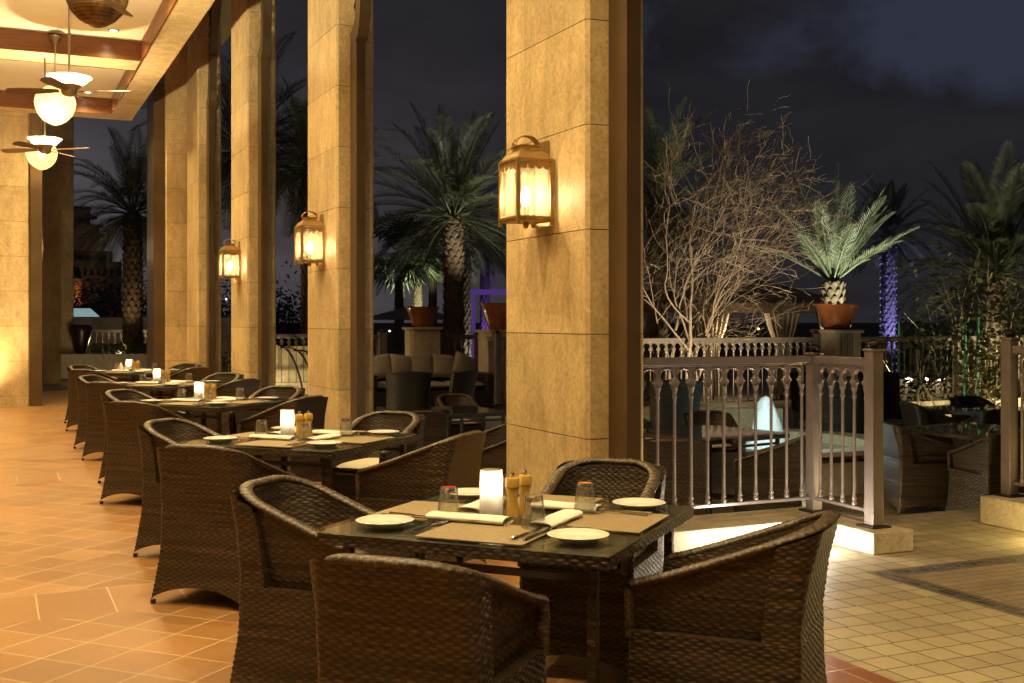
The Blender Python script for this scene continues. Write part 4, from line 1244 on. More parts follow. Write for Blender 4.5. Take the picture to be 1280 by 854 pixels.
def tall_chair(px, py, d, rz, label):
    global tc0
    v = D(px, py, d)
    if tc0 is None:
        tc0 = thing('tall_chair', label, 'chair', (v.x, v.y, TZ0), rz, 'tall-backed dark chairs on the terrace')
        link('backrest', TB, tc0); link('seat_box', TSB, tc0); link('seat_cushion', TSEAT, tc0)
        return tc0
    return dup(tc0, (v.x, v.y, TZ0), rz, label)
tall_chair(1020, 500, 14.6, R(150), 'tall dark chair behind the fountain, first from the jet')
tall_chair(1052, 500, 13.9, R(-35), 'tall dark chair framed by the short railing run')
tall_chair(1112, 500, 14.8, R(170), 'tall dark chair just beyond the end post')
tall_chair(838, 500, 13.2, R(-20), 'tall dark chair between the fountain wall and the big pillar')
tall_chair(506, 480, 15.2, R(-8), 'tall dark chair in front of the cushioned sofa')
tall_chair(558, 490, 15.4, R(38), 'tall dark chair turned sideways in front of the beige cushions')

# terrace dining chairs (same wicker chairs) and tables
GT = 'wicker chairs on the lower terrace'
def tchair(px, py, d, rz, label):
    v = D(px, py, d); return place_chair(v.x, v.y, R(rz), label, GT, TZ0)
tchair(846, 590, 9.3, -35, 'yellow-lit wicker chair behind the balustrade, next to the pillar')
tchair(966, 590, 9.6, 42, 'wicker chair behind the balustrade in front of the fountain jet')
tchair(893, 560, 11.6, 160, 'dark wicker chair beyond the terrace table behind the balustrade')
tchair(1150, 590, 10.6, -112, 'wicker chair edged with cyan light beyond the plinth opening')
tchair(1240, 600, 9.9, -10, 'wicker chair with its back turned beside the tall end post')
tchair(1168, 530, 13.2, -110, 'bluish wicker chair farther off beside the garden parapet')
tchair(1228, 520, 14.0, 170, 'wicker chair facing the camera beyond the two terrace tables')
tchair(1234, 515, 12.4, -15, 'wicker chair between the two terrace tables at right')
tchair(527, 540, 12.2, -14, 'dark wicker chair with its back turned between the two lantern pillars')
tchair(606, 560, 11.0, 52, 'dark wicker chair seen from the side against the big pillar')
tchair(636, 560, 9.9, 30, 'wicker chair half hidden by the big pillar')
tchair(478, 530, 12.6, -65, 'dark wicker chair half hidden by the second pillar')
tchair(575, 500, 14.4, 175, 'low dark wicker chair beyond the dark terrace table')
def ttable(px, py, d, rz, label):
    v = D(px, py, d); o = dup(tab0, (v.x, v.y, TZ0), R(rz), label, 'wicker tables on the lower terrace'); return o
ttable(885, 540, 10.45, 12, 'dark glass-topped table behind the balustrade')
ttable(1222, 540, 10.7, 5, 'glass-topped wicker table beyond the plinth opening')
ttable(1222, 500, 13.3, 10, 'farther dark table beside the garden parapet')
ttable(562, 500, 13.0, 10, 'dark glass-topped table between the two lantern pillars')

# cushioned sofa on a low deck
mb = MB(); mb.box(4.2, 9.2, 16.0, 20.1, TZ0 + .001, -.041); struct(mb.obj('terrace_deck', TERR))
def sofa_thing(px, py, d, rz, label):
    v = D(px, py, d); q = thing('wicker_sofa', label, 'sofa', (v.x, v.y, -.04), rz)
    mb = MB(); mb.box(-.92, .92, -.40, .45, .08, .40); mb.obj('seat_base', WICKERS, q, None, .02)
    mb = MB(); mb.box(-.92, .92, .40, .52, .401, .80); mb.obj('backrest', WICKERS, q, None, .03)
    for sx in (-1, 1): mb = MB(); mb.box(sx * .96 - .07, sx * .96 + .07, -.40, .52, .08, .66); mb.obj('armrest', WICKERS, q, None, .03)
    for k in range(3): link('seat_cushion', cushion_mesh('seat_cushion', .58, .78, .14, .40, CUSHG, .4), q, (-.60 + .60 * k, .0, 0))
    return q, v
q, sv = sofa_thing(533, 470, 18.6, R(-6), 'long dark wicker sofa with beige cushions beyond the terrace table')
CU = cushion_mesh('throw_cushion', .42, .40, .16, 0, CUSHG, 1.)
names = ['beige cushion at the end of the far sofa beside the tall chair', 'beige cushion second along the far sofa', 'pale beige cushion in the middle of the far sofa', 'beige cushion fourth along the far sofa', 'tilted beige cushion at the far sofa end']
for k in range(5):
    o = link('throw_cushion', CU)
    M = Matrix.Translation((sv.x, sv.y, -.04)) @ Matrix.Rotation(R(-6), 4, 'Z')
    p = M @ Vector((-.72 + .35 * k, .30, .74)); o.location = p
    o.rotation_euler = (R(72), R((-10, 8, 0, 5, 24)[k]), R(-6 + (0, 5, -4, 3, 10)[k]))
    tag(o, names[k], 'cushion', 'beige cushions on the far sofa')

# planter piers with glazed bowls
def pier(px, py_top, d, w, label, zb=TZ0):
    v = D(px, py_top, d); h = v.z
    q = thing('planter_pier', label, 'pier', (v.x, v.y, 0), 0, 'stone piers carrying bowls')
    mb = MB(); mb.box(-w / 2, w / 2, -w / 2, w / 2, zb, h - .05); 
    for k in range(5): mb.box(-.10 + .05 * k - .014, -.10 + .05 * k + .014, -w / 2 - .012, -w / 2 - .001, zb, h - .06)
    mb.obj('shaft', PALE, q, None, .008)
    mb = MB(); mb.box(-w / 2 - .04, w / 2 + .04, -w / 2 - .04, w / 2 + .04, h - .049, h); mb.obj('cap', PALE, q, None, .01)
    return v
def bowl(v, r, h, label):
    mb = MB(); mb.lathe([(r * .52, 0), (r * .58, .02), (r * .66, h * .3), (r * .80, h * .62), (r * .92, h * .9), (r * 1.0, h * .97), (r * 1.0, h), (r * .93, h), (r * .86, h * .9), (r * .5, h * .5)], 40, cap0=True, cap1=True)
    o = mb.obj('planter_bowl', RUST, None, 50, loc=(v.x, v.y, v.z + .001)); tag(o, label, 'planter bowl', 'glazed planter bowls')
v = pier(1046, 412, 18.4, .52, 'stone pier under the rust bowl in front of the lit palm'); bowl(v, .36, .41, 'rust-glazed bowl on the pier in front of the lit palm')
v = pier(528, 409, 21.5, .52, 'stone pier under the dark bowl beyond the sofa'); bowl(v, .33, .38, 'dark glazed bowl on the pier beyond the sofa')
v = pier(626, 412, 19.6, .60, 'stone pier half hidden behind the big pillar'); bowl(v, .38, .45, 'rust bowl half hidden behind the big pillar')

# ------------------------------------------------------------------ planting
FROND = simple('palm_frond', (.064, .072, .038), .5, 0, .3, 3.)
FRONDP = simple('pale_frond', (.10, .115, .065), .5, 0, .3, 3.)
TRUNK = simple('palm_trunk', (.13, .09, .055), .85, 0, .35, 9., .6, 30.)
BARK = simple('pale_bark', (.25, .185, .12), .8, 0, .3, 12., .3, 60.)
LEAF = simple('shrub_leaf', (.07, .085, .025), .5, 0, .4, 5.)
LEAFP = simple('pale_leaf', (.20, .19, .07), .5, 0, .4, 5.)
def crown_mesh(nf, L, seed, mm, e0=-25, e1=85, droop=.55, nl=44, lw=.022, ll=.34, wind=(.12, 0, 0), name='crown'):
    rr = random.Random(seed); mb = MB()
    for k in range(nf):
        az = 2 * PI * (k * .381966) + rr.uniform(-.25, .25)
        f = k / nf
        e = R(e1 - (e1 - e0) * f ** .85 + rr.uniform(-8, 8))
        Lk = L * rr.uniform(.82, 1.08) * (1 - .12 * f)
        h = Vector((math.cos(az), math.sin(az), 0)); d0 = h * math.cos(e) + Vector((0, 0, math.sin(e)))
        pts = []; n = 14; p = Vector((0, 0, 0)) + h * .05; d = d0.copy()
        dr = droop * rr.uniform(.7, 1.3)
        for i in range(n + 1):
            pts.append(p.copy())
            d = (d + Vector((0, 0, -dr * (.35 + i / n) / n * 1.35)) + Vector(wind) / n).normalized()
            p = p + d * (Lk / n)
        mb.tube(pts, [.020 * (L / 2.4) * (1 - .85 * i / n) + .002 for i in range(n + 1)], 4, False)
        for j in range(nl):
            s_ = .17 + .83 * (j + .5) / nl; x = s_ * n; i = min(int(x), n - 1); q = pts[i].lerp(pts[i + 1], x - i)
            tdir = (pts[i + 1] - pts[i]).normalized(); sd = tdir.cross(Vector((0, 0, 1)))
            if sd.length < .05: sd = tdir.cross(h)
            sd.normalize(); nn = sd.cross(tdir).normalized()
            la = ll * (L / 2.4) * math.sin(PI * min(.97, (s_ * .86 + .12))) ** .7 * rr.uniform(.85, 1.12)
            for sg in (-1, 1):
                dl = (sd * sg * .80 + tdir * (.62 + .35 * s_) + nn * rr.uniform(.12, .42)).normalized()
                wv = tdir.cross(dl); wv = wv.cross(dl).normalized() if wv.length > 1e-4 else tdir
                w = lw * (L / 2.4)
                tip = q + dl * la + Vector((0, 0, -.12 * la)); mid = q + dl * la * .45
                mb.add([q, mid + tdir * w * .5, tip, mid - tdir * w * .5], [(0, 1, 2, 3)])
    return mb.mesh(name, mm)
def trunk_mesh(h, r0, r1, seed, mm=None, rows=None, lean=(0, 0), name='trunk'):
    """trunk under the crown's origin, wrapped in diamond-shaped cut leaf bases"""
    rr = random.Random(seed); mb = MB(); n = 14; N_ = max(6, int(h / .25))
    pts = [Vector((lean[0] * (1 - i / N_), lean[1] * (1 - i / N_), -h + h * i / N_)) for i in range(N_ + 1)]
    mb.tube(pts, [r0 + (r1 - r0) * i / N_ for i in range(N_ + 1)], n)
    step = r0 * .62; rws = int(h / step)
    for i in range(rws):
        z = -h + step * (i + .5); f = (z + h) / h; r = r0 + (r1 - r0) * f; c = Vector((lean[0] * (1 - f), lean[1] * (1 - f), z))
        m_ = 9
        for k in range(m_):
            a = 2 * PI * (k + .5 * (i % 2)) / m_ + rr.uniform(-.05, .05)
            u = Vector((math.cos(a), math.sin(a), 0)); w = Vector((-math.sin(a), math.cos(a), 0)); ww = r * .33; hh_ = step * .85
            o_ = r * rr.uniform(1.10, 1.24)
            A = c + u * r * .97
            mb.add([A - w * ww, A - Vector((0, 0, hh_)), A + w * ww, c + u * o_ + Vector((0, 0, hh_ * .55)) - w * ww * .4, c + u * o_ + Vector((0, 0, hh_ * .55)) + w * ww * .4],
                   [(0, 1, 3), (1, 4, 3), (1, 2, 4), (0, 3, 4, 2)])
    return mb.mesh(name, mm or TRUNK)
def palm(label, v, zb, cm, r0, r1, seed, group='date palms in the garden', tm=None, lean=(0, 0), rz=0., sc_=1., cat='palm tree'):
    q = thing('palm_tree', label, cat, (v.x, v.y, v.z), 0, group)
    c = link('crown', cm, q); c.rotation_euler = (0, 0, rz); c.scale = (sc_,) * 3
    link('trunk', trunk_mesh(v.z - zb, r0, r1, seed, tm, lean=lean), q)
    return q
GZ = -.30
CR_A = crown_mesh(62, 2.9, 3, FROND, -28, 85, .74, nl=66, lw=.022, ll=.46, wind=(.10, .0, 0))
CR_B = crown_mesh(56, 2.7, 5, FROND, -34, 85, 1.0, nl=62, lw=.022, ll=.48, wind=(.10, 0, 0))
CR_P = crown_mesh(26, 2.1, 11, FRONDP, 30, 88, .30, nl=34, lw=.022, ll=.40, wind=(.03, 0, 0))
v = D(567, 272, 27.); palm('tall date palm with a lit trunk between the second and big pillars', v, GZ, CR_A, .24, .22, 1, sc_=.98)
ln = D(580, 300, 28.3); palm('slimmer white-lit palm trunk just behind the tall date palm', ln, GZ, CR_B, .17, .15, 2, sc_=.55)
v = D(166, 268, 31.5); palm('date palm seen through the end opening of the hall', v, GZ, CR_B, .27, .24, 4, rz=1.1, sc_=.92)
v = D(305, 190, 27.); palm('palm half hidden behind the third pillar', v, GZ, CR_B, .24, .22, 6, rz=2.2, sc_=1.12)
v = D(388, 215, 26.); palm('palm half hidden behind the second pillar', v, GZ, CR_B, .22, .20, 8, rz=.4, sc_=.86)
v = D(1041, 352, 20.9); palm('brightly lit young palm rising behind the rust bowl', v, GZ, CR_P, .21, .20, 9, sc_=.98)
v = D(822, 255, 25.5); palm('dark palm behind the bare tree beside the big pillar', v, GZ, CR_B, .22, .2, 10, rz=3., sc_=.9)
v = D(1243, 345, 24.5); palm('large dark palm near the right edge above the shrubs', v, GZ, CR_A, .24, .22, 12, rz=1.7, sc_=.95)
PTR = simple('violet_lit_trunk', (.16, .13, .15), .8, 0, .3, 8.)
v = D(1110, 296, 33.); palm('slender palm with a violet-lit trunk wound with fairy lights', v, GZ, CR_A, .20, .18, 14, rz=.6, sc_=.62, tm=PTR)
v = D(606, 322, 47.); palm('far palm with a violet trunk beside the purple pergola', v, GZ, CR_A, .2, .18, 15, sc_=.75, tm=PTR)
# fan palms
def fan_crown(seed, mm):
    rr = random.Random(seed); mb = MB()
    for k in range(30):
        az = 2.4 * k + rr.uniform(-.3, .3); e = R(rr.uniform(-55, 80)); h = Vector((math.cos(az) * math.cos(e), math.sin(az) * math.cos(e), math.sin(e)))
        c = h * rr.uniform(.55, .8); mb.tube([(0, 0, 0), c * .6, c], [.02, .015, .012], 4, False)
        s_ = h.cross(Vector((0, 0, 1))).normalized(); u = s_.cross(h)
        for j in range(15):
            a = R(-105 + 15 * j); d = (h * math.cos(a) + s_ * math.sin(a)).normalized(); L = .75 * rr.uniform(.85, 1.1)
            t_ = c + d * L + Vector((0, 0, -.16 * L)); m_ = c + d * L * .55; w = d.cross(u).normalized() * .035
            mb.add([c, m_ + w, t_, m_ - w], [(0, 1, 2, 3)])
    return mb.mesh('crown', mm)
FC = fan_crown(3, FRONDP)
for i, (px, py, sc_, lb) in enumerate(((499, 318, 1.35, 'first fan palm of three in the middle distance'), (522, 318, 1.2, 'second fan palm of three, lit green'), (541, 316, 1.1, 'third fan palm of three, next to the tall date palm'))):
    v = D(px, py, 44. + 2 * i); palm(lb, v, GZ, FC, .20, .15, 20 + i, 'fan palms in the middle distance', sc_=sc_, rz=i * 1.3)

# bare windswept tree
def bare_tree(label, base, h, seed, nst=4):
    rr = random.Random(seed); q = thing('bare_tree', label, 'tree', base, 0)
    tr = MB(); br = MB()
    def grow(mb, p, d, L, r, lvl, n=6):
        pts = [p.copy()]; rad = [r]; seg = max(4, int(L / .11)); dd = d.copy()
        for i in range(seg):
            dd = (dd + Vector((rr.gauss(.03, .09 + .03 * lvl), rr.gauss(0, .09 + .03 * lvl), rr.gauss(.045 if lvl < 2 else .025, .07 + .02 * lvl)))).normalized()
            if lvl >= 2: dd = (dd + Vector((.035, 0, .0))).normalized()
            p = p + dd * (L / seg); pts.append(p.copy()); rad.append(max(.0038, r * (1 - .72 * (i + 1) / seg)))
        mb.tube(pts, rad, n if lvl < 2 else (4 if lvl == 2 else 3), False)
        if lvl >= 4: return
        kids = [0, 6, 6, 5, 0][lvl] if lvl else 0
        kids = (6, 5, 3, 2)[lvl]
        for k in range(kids):
            f = .36 + .64 * (k + rr.random()) / kids; i = min(seg - 1, int(f * seg)); c = pts[i].lerp(pts[i + 1], f * seg - i)
            t_ = (pts[i + 1] - pts[i]).normalized(); s_ = t_.orthogonal().normalized(); s_ = Matrix.Rotation(rr.uniform(0, 2 * PI), 3, t_) @ s_
            nd = (t_ * rr.uniform(.55, 1.0) + s_ * rr.uniform(.5, .95) + Vector((.06, 0, .10))).normalized()
            grow(br if lvl >= 1 else br, c, nd, L * rr.uniform(.42, .68), max(.003, rad[i] * .62), lvl + 1)
    for k in range(nst):
        a = 2 * PI * k / nst + .5
        d = Vector((math.cos(a) * .20 + .06, math.sin(a) * .20, 1)).normalized()
        grow(tr, Vector((math.cos(a) * .12, math.sin(a) * .12, 0)), d, h * rr.uniform(.60, .82), .038 * rr.uniform(.8, 1.1), 0, 8)
    tr.obj('trunk', BARK, q); br.obj('branches', BARK, q)
    return q
v = D(850, 470, 17.6); bare_tree('bare windswept tree with pale twigs beside the big pillar', (v.x, v.y, -.30), 4.35, 5, 5)
v = D(822, 470, 19.0); bare_tree('second bare tree close behind the big pillar', (v.x, v.y, -.30), 3.3, 8, 3)

def shrub(label, base, w, h, n, mm, seed, leaf=.10, stems=5, cat='shrub', name='shrub', group=None):
    rr = random.Random(seed); q = thing(name, label, cat, base, 0, group); st = MB(); lf = MB()
    for k in range(stems):
        a = rr.uniform(0, 2 * PI); p = Vector((rr.uniform(-.2, .2) * w, rr.uniform(-.2, .2) * w, 0)); d = Vector((math.cos(a) * .3, math.sin(a) * .3, 1)).normalized(); pts = [p.copy()]
        for i in range(8):
            d = (d + Vector((rr.gauss(0.02, .12), rr.gauss(0, .12), .05))).normalized(); p = p + d * h * rr.uniform(.9, 1.15) / 8; pts.append(p.copy())
        st.tube(pts, [.018 * (1 - .8 * i / 8) for i in range(9)], 5, False)
        for j in range(n // stems):
            f = .25 + .75 * rr.random() ** .8; i = min(7, int(f * 8)); c = pts[i].lerp(pts[i + 1], f * 8 - i)
            off = Vector((rr.gauss(0, 1), rr.gauss(0, 1), rr.gauss(0, .6))) * w * .20; c = c + off
            u = Vector((rr.gauss(0, 1), rr.gauss(0, 1), rr.gauss(-.2, .7))).normalized(); w_ = u.orthogonal().normalized(); L = leaf * rr.uniform(.6, 1.3)
            lf.add([c, c + u * L * .5 + w_ * L * .26, c + u * L, c + u * L * .5 - w_ * L * .26], [(0, 1, 2, 3)])
    st.obj('stems', BARK, q); lf.obj('leaves', mm, q)
    return q
sg = 'shrubs beyond the garden railing'
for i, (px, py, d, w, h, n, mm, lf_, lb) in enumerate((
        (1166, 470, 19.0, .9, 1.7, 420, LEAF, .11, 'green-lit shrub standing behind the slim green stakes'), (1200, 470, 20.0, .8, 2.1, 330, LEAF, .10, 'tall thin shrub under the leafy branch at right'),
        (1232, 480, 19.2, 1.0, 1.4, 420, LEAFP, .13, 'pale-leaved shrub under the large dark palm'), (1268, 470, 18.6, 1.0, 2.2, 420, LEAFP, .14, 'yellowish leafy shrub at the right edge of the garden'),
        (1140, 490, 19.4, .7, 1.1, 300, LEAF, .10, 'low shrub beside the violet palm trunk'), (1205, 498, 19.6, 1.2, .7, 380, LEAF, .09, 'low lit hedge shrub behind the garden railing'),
        (1250, 420, 21.5, 1.4, 3.0, 420, LEAFP, .17, 'tall pale leafy tree-like shrub in front of the dark palm'), (1180, 420, 22.5, 1.3, 3.1, 260, LEAF, .13, 'tall open-branched shrub beside the violet palm'),
        (500, 480, 22.5, 1.2, .9, 320, LEAF, .10, 'small green shrub behind the far short railing'), (282, 470, 25.5, .8, 1.0, 300, LEAF, .12, 'green shrub seen between the third pillar and the corner pier'),
        (610, 455, 24., 1.4, .8, 300, LEAF, .11, 'dark low shrub behind the sofa railing'))):
    v = D(px, py, d); shrub(lb, (v.x, v.y, GZ), w, h, n, mm, 50 + i, lf_, 6, group=sg)
for i, px in enumerate((1123, 1148, 1205, 1221)):
    v = D(px, 470, 19.3); mb = MB(); mb.tube([(0, 0, 0), (.01, 0, .8), (.03, 0, 1.75 + .12 * (i % 2))], .022, 8)
    tag(mb.obj('garden_stake', simple('green_stake', (.03, .16, .09), .5), None, 60, loc=(v.x, v.y, GZ)), f'slim green stake behind the garden railing, {("first", "second", "third", "fourth")[i]} from the end post', 'stake', 'slim green stakes')

# tented pavilion behind the bare tree
v = D(905, 400, 27.)
q = thing('pavilion', 'low flat-roofed pavilion with tied curtains behind the bare tree', 'pavilion', (v.x, v.y, GZ), R(-14))
CLOTH = simple('brown_canopy', (.15, .105, .065), .8, 0, .15, 2.)
mb = MB(); mb.box(-2.6, 2.4, -1.3, 1.3, 1.98, 2.18); mb.obj('eaves', CLOTH, q)
mb = MB(); mb.add([(-2.7, -1.4, 2.181), (2.5, -1.4, 2.181), (2.5, 1.4, 2.181), (-2.7, 1.4, 2.181), (-1.2, 0, 2.75), (1.0, 0, 2.75)], [(0, 1, 5, 4), (1, 2, 5), (2, 3, 4, 5), (3, 0, 4), (3, 2, 1, 0)]); mb.obj('roof', CLOTH, q)
for x in (-2.4, -.75, .95, 2.2):
    mb = MB(); mb.box(x - .05, x + .05, -1.2, -1.1, 0, 1.979); mb.obj('post', DARKM, q)
    mb = MB()
    for k in range(7):
        xx = x - .36 + .12 * k
        mb.tube([(xx, -1.16, 1.96), (x + (xx - x) * .75, -1.17, 1.6), (x + (xx - x) * .32, -1.18, 1.15), (x + (xx - x) * .5, -1.18, .7), (x + (xx - x) * .7, -1.18, .1)], [.075, .07, .045, .06, .07], 6)
    mb.obj('curtain', CUSHG, q, 60)
# purple pergola
PURP = emit('violet_light_emission', (.16, .07, .45), .35)  # emission stands in for violet light falling on the frame
v = D(614, 400, 42.)
q = thing('pergola', 'purple-lit pergola frame beside the big pillar', 'pergola', (v.x, v.y, GZ), R(-20))
for x in (-.65, 1.4):
    mb = MB(); mb.box(x - .07, x + .07, -.07, .07, 0, 2.75); mb.obj('post', PURP, q)
mb = MB(); mb.box(-.9, 1.6, -.09, .09, 2.751, 2.95); mb.obj('beam', PURP, q)
# cafe umbrellas far off
def umbrella(px, py, d, r, label):
    v = D(px, py, d); q = thing('parasol', label, 'parasol', (v.x, v.y, GZ), 0, 'far pale parasols')
    h = v.z - GZ; mb = MB(); mb.tube([(0, 0, 0), (0, 0, h + .4)], .035, 8); mb.obj('pole', DARKM, q)
    mb = MB(); mb.lathe([(r, h), (r * .5, h + .24), (.04, h + .46)], 8, cap0=False); mb.obj('canopy', CUSHG, q)
umbrella(515, 400, 38., 1.9, 'pale parasol behind the dark bowl in the middle distance')
umbrella(1262, 404, 34., 2.2, 'pale parasol low behind the shrubs at the right')

# far end of the hall: urns, planter wall, terraces and a stepped hotel block
def urn(px, pyb, pyt, d, zb, label):
    v = D(px, pyb, d); h = (pyb - pyt) / F * d
    mb = MB(); mb.lathe([(.14 * h, 0), (.17 * h, .02 * h), (.24 * h, .3 * h), (.34 * h, .6 * h), (.36 * h, .72 * h), (.30 * h, .88 * h), (.20 * h, .94 * h), (.24 * h, 1.0 * h), (.20 * h, 1.0 * h), (.17 * h, .95 * h)], 28)
    tag(mb.obj('urn', URN, None, 50, loc=(v.x, v.y, v.z)), label, 'urn', 'dark glazed urns')
vv = P(60, 470, 0.); urn(60, 470, 411, vv.y / CT if False else 1.45 * F / (470 - HY), 0, 'big dark glazed urn standing beside the end pier')
LZ = .62
v0 = D(40, 440, 29.); 
mb = MB(); mb.box(v0.x - .8, v0.x + 5.2, v0.y, v0.y + 1.2, 0, LZ)
tag(mb.obj('planter_wall', PALE), 'long pale planter ledge beyond the end opening', 'planter wall')
v = D(101, 440, 29.9); d_ = 29.9
mb = MB(); h = .70; mb.lathe([(.12, 0), (.14, .02), (.20, .3), (.29, .6), (.30, .68), (.24, .76), (.20, h), (.16, h)], 28)
tag(mb.obj('urn', URN, None, 50, loc=(v.x, v.y, LZ)), 'dark urn on the ledge beside the dim far pillar', 'urn', 'dark glazed urns')
v = D(76, 440, 30.1)
pil = thing('stone_pillar', 'dim far stone pillar beyond the end opening', 'pillar', (0, 0, 0), 0, 'stone pillars beyond the hall')
mb = MB(); courses(mb, v.x - .30, v.x + .30, v.y - .3, v.y + .3, 7.5, LZ); mb.obj('shaft', [STONE, JOINT], pil)
shrubv = D(165, 437, 30.2)
q = thing('hedge', 'low dark clipped hedge on the far ledge under the palm', 'hedge', (shrubv.x, shrubv.y, LZ - .05)); lf = MB(); rr = random.Random(4)
for k in range(1500):
    c = Vector((rr.uniform(-1.0, .95), rr.uniform(-.25, .25), rr.random() ** .6 * .30)); u = Vector((rr.gauss(0, 1), rr.gauss(0, 1), rr.gauss(0.3, .7))).normalized(); w_ = u.orthogonal().normalized(); L = .07
    lf.add([c, c + u * L * .5 + w_ * L * .3, c + u * L, c + u * L * .5 - w_ * L * .3], [(0, 1, 2, 3)])
lf.obj('leaves', LEAF, q)
q = thing('balustrade', 'small far railing behind the hedge beyond the end opening', 'balustrade')
v0, v1 = D(118, 440, 33.), D(200, 440, 33.)
balustrade(q, (v0.x, v0.y), (v1.x, v1.y), .45, RAILM, .17, .78)
mb = MB(); v0, v1 = D(60, 400, 38.), D(300, 400, 38.)
M = Matrix.Translation((v0.x, v0.y, 0)) @ Matrix.Rotation(math.atan2(v1.y - v0.y, v1.x - v0.x), 4, 'Z')
mb.box(0, (v1 - v0).length, -.2, .2, -.3, 1.6, M)
tag(mb.obj('garden_wall', PALE), 'long dim garden wall behind the far railing', 'wall')
v = D(102, 396, 41.)
mb = MB(); mb.add([(-.55, 0, 0), (.62, 0, 0), (.30, 0, .30), (-.55, 0, .30), (-.55, .5, 0), (.62, .5, 0), (.30, .5, .30), (-.55, .5, .30)], [(0, 1, 2, 3), (5, 4, 7, 6), (4, 0, 3, 7), (1, 5, 6, 2), (3, 2, 6, 7)])
tag(mb.obj('skylight', emit('cool_lit_glass', (.45, .68, .70), .45), None, loc=(v.x, v.y, v.z)), 'cool-lit glass canopy above the far garden wall', 'canopy')
# stepped hotel
v = D(112, 402, 160.)
q = thing('hotel_building', 'dark stepped hotel block in the distance beyond the end opening', 'building', (v.x, v.y, GZ), R(20))
HB = simple('hotel_wall', (.10, .085, .08), .9, 0, .2, .2); HL = simple('hotel_pale_wall', (.30, .25, .20), .9, 0, .1, .2)
mb = MB(); mb.box(-5, 3.3, -3, 3, 0, 10.2); mb.box(-5, 2.2, -2.5, 2.5, 10.2, 11.6); mb.obj('wall', HB, q)
mb = MB(); mb.box(-5, .2, -2.8, 2.8, 11.6, 15.2); mb.box(-5, -1.0, -2.5, 2.5, 15.2, 17.2); mb.obj('upper_wall', HL, q)
mb = MB()
for z in (12.3, 13.6, 14.9): mb.box(.2, 1.6 - (z - 12) * .25, -2.4, 2.4, z, z + .35)
for z in (16.0, 17.21): mb.box(-1.0 if z < 17 else -4, .0 if z < 17 else -.8, -2.4, 2.4, z, z + .4)
mb.obj('balcony', HB, q)
for k in range(6):
    for r_ in range(2):
        mb = MB(); mb.box(-2.2 + .95 * k, -1.8 + .95 * k, -3.03, -3.005, 8.2 - 2.6 * r_, 9.1 - 2.6 * r_); mb.obj('window', DARKM, q)
v = D(93, 392, 155.)
mb = MB(); mb.lathe([(1.0, 0), (1.0, 7.2), (.95, 7.6), (.3, 8.0)], 20)
tag(mb.obj('round_turret', simple('turret_wall', (.45, .22, .10), .8), None, 50, loc=(v.x, v.y, GZ)), 'orange-lit round turret at the foot of the far hotel', 'turret')
lamp('POINT', 'turret_light', (v.x + 1.2, v.y - 4, 3.), 450, (1., .5, .2), .3)
lv = D(53, 318, 27.)
o = dup(lan, (lv.x, lv.y, lv.z), 0, 'tiny lantern glowing far beyond the end pier')
mb = MB(); mb.box(lv.x + .001, lv.x + .4, lv.y - .3, lv.y + .3, 0, 6.5)
tag(mb.obj('lantern_pillar', STONE), 'narrow stone pier carrying the tiny lantern beyond the end pier', 'pillar')
v = D(130, 440, 27.5); ground_light(v.x, v.y, 0, 'added warm fill light before the far planter ledge', 28, (1., .78, .42), .06)  # added to brighten the view through the end opening
v = D(150, 436, 32.0); ground_light(v.x, v.y, LZ, 'added warm fill light behind the far hedge', 45, (1., .78, .42), .06)  # second added fill for the end opening
# distant dark trees as single things
for i, (px, py, d, w, h, lb) in enumerate(((140, 395, 80., 7., 4.5, 'dark round tree mass right of the far hotel'), (108, 392, 75., 4., 3.2, 'dark palm-like bush below the far hotel'), (176, 392, 85., 5., 3.6, 'dark tree behind the end-opening palm'),
        (300, 410, 60., 6., 3.5, 'dark far tree between the third pillar and its neighbour'), (360, 410, 60., 5., 2.6, 'dark far tree behind the stairs'))):
    v = D(px, py, d); shrub(lb, (v.x, v.y, GZ), w, h, 2600, FROND, 90 + i, .24, 12, 'tree', 'far_tree', 'dark far trees')

# ------------------------------------------------------------------ garden lights
def up(px, d, z, tx, power, col, label, ang=60, dy=-1.2, dx=0.):
    v = D(px, 450, d); L_ = Vector((v.x + dx, v.y + dy, z))
    return ground_light(L_.x, L_.y, z, label, power, col, .05, None, tx, ang)
v = D(1041, 352, 20.9); up(1030, 20.9, GZ, (v.x, v.y, 3.3), 1500, (.94, 1., .70), 'garden uplight under the bright young palm', 75, -1.6, -.2)
up(1055, 20.9, GZ, (v.x, v.y, 3.0), 300, (.94, 1., .74), 'second garden uplight under the bright young palm', 75, -1.3, .8)
v = D(862, 470, 17.6); up(880, 17.6, GZ, (v.x + .3, v.y, 2.7), 850, (1., .84, .58), 'uplight at the foot of the bare tree', 85, -2.4, -.6)
v = D(574, 282, 27.); up(578, 27., GZ, (v.x, v.y, 5.6), 1900, (1., .9, .66), 'uplight at the foot of the tall date palm', 42, -3.6, .3)
v = D(581, 320, 28.3); up(590, 28.3, GZ, (v.x, v.y, 1.8), 210, (1., .96, .88), 'white uplight on the slimmer palm trunk', 55, -.7, .4)
v = D(522, 318, 46.); up(522, 46., GZ, (v.x, v.y, 4.2), 2400, (.9, 1., .6), 'green-white uplight under the fan palms', 60, -2.2, .0)
v = D(1110, 296, 33.); up(1110, 33., GZ, (v.x, v.y, 3.2), 800, (.40, .38, 1.), 'violet uplight on the slender palm', 75, -1.6, 0)
v = D(606, 322, 47.); up(606, 47., GZ, (v.x, v.y, 3.), 420, (.4, .2, 1.), 'violet uplight beside the purple pergola', 60, -1.2, 0)
v = D(1215, 470, 18.6); ground_light(v.x, v.y, GZ, 'warm ground light among the shrubs at right', 30, (1., .85, .45), .08)
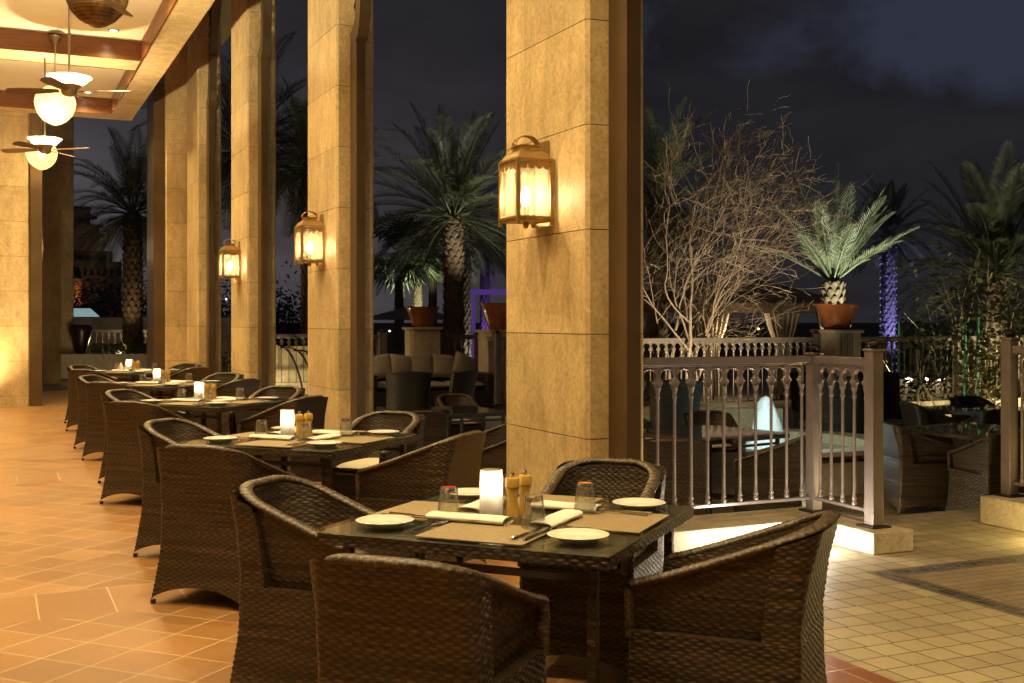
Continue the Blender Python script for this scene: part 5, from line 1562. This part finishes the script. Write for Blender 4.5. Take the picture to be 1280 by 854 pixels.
v = D(1150, 470, 18.3); ground_light(v.x, v.y, GZ, 'warm ground light behind the green stakes', 9, (1., .9, .5), .08)
v = D(1240, 470, 20.4); up(1240, 20.4, GZ, (v.x, v.y + .5, 3.), 900, (1., .88, .5), 'uplight under the pale leafy shrub', 100, -2.2, 0)
v = D(365, 460, 22.0); ground_light(v.x, v.y + .6, TZ0, 'warm ground light by the curved stair rails', 70, (1., .8, .4), .08)
v = D(166, 268, 31.5); up(150, 31.0, LZ, (v.x, v.y, 3.8), 130, (1., .7, .35), 'warm uplight under the end-opening palm', 70, -.9, 0)
v = D(305, 190, 27.); up(300, 27., GZ, (v.x, v.y, 6), 170, (1., .75, .4), 'uplight under the palm behind the third pillar', 70, -1.5, 0)
v = D(388, 215, 26.); up(380, 26., GZ, (v.x, v.y, 6), 170, (1., .75, .4), 'uplight under the palm behind the second pillar', 70, -1.5, 0)
v = D(1243, 345, 24.5); up(1225, 23.6, GZ, (v.x, v.y, 3.2), 420, (1., .9, .6), 'uplight before the large dark palm', 80, -1.0, 0)
v = D(820, 640, 9.4); ground_light(v.x - .1, v.y - .3, TZ0, 'warm ground light by the yellow-lit wicker chair', 9, (1., .76, .28), .05)
v = D(1075, 640, 10.0); ground_light(v.x, v.y, TZ0, 'added warm fill light at the terrace corner behind the end post', 10, (1., .8, .5), .05)  # added to lighten the terrace floor
v = D(560, 560, 14.0); ground_light(v.x - .9, v.y, TZ0, 'added warm fill light among the terrace chairs between the pillars', 7, (1., .78, .42), .05)  # added to lighten the seating between the pillars
v = D(905, 402, 26.0); lamp('POINT', 'pavilion_fill', (v.x, v.y - .4, 1.2), 60, (1., .75, .42), .1)  # added lamp that lifts the pavilion out of the dark
# fairy lights wound round the violet trunk
fl = MB(); v = D(1110, 296, 33.)
for k in range(150):
    z = GZ + (v.z - GZ) * k / 150; a = k * .9; fl.lathe([(.004, -.012), (.014, 0), (.004, .012)], 5, (v.x + .235 * math.cos(a), v.y + .235 * math.sin(a), z))
tag(fl.obj('fairy_lights', emit('violet_bulbs', (.35, .32, 1.), 1.0)), 'violet fairy lights wound round the slender palm trunk', 'fairy lights')
# row of little arched lights on the garden bench wall
v0 = D(1104, 470, 24.); v1 = D(1196, 470, 24.)
M = Matrix.Translation((v0.x, v0.y, 0)) @ Matrix.Rotation(math.atan2(v1.y - v0.y, v1.x - v0.x), 4, 'Z'); L = (v1 - v0).length
mb = MB(); mb.box(0, L, -.2, .2, GZ, .28, M); gw_ = mb.obj('bench_wall', PALE); tag(gw_, 'low garden bench wall with small arched lights', 'bench wall')
for k in range(3):
    mb = MB(); c = M @ Vector((L * (.3 + .22 * k), -.21, .24)); mb.lathe([(.06, 0), (.06, .03), (.03, .05)], 12)
    tag(mb.obj('bench_light', WLED, None, loc=c), f'small warm light on the garden bench wall, {("first", "middle", "last")[k]} of three', 'light', 'bench wall lights')
lamp('POINT', 'bench_glow', (*(M @ Vector((L * .5, -.9, .4)))[:2], .5), 8, (1., .85, .5), .1)
# far harbour-like lights
for i, (px, py, d, c, s_) in enumerate(((349, 397, 120., (1., 1., .9), 40.), (376, 385, 120., (.8, .95, 1.), 10.), (283, 374, 120., (.8, .95, 1.), 12.), (905, 408, 60., (.9, 1., .8), 10.), (948, 411, 55., (1., .8, .3), 12.), (985, 413, 55., (.4, .7, 1.), 10.), (487, 414, 60., (1., .9, .7), 6.))):
    v = D(px, py, d); mb = MB(); r = d / F * 1.1; mb.lathe([(.1 * r, -r), (r * .8, -r * .5), (r, 0), (r * .8, r * .5), (.1 * r, r)], 8)
    tag(mb.obj('far_lamp', emit('far_lamp_glow', c, s_), None, 60, loc=v), ('bright white far lamp between the second and third pillars', 'thin bluish far lamp above the stairs', 'small bluish far lamp beside the third pillar', 'greenish far lamp under the pavilion', 'yellow far lamp under the pavilion', 'blue far lamp under the pavilion', 'warm far lamp beside the second pillar')[i], 'lamp', 'far lamps')
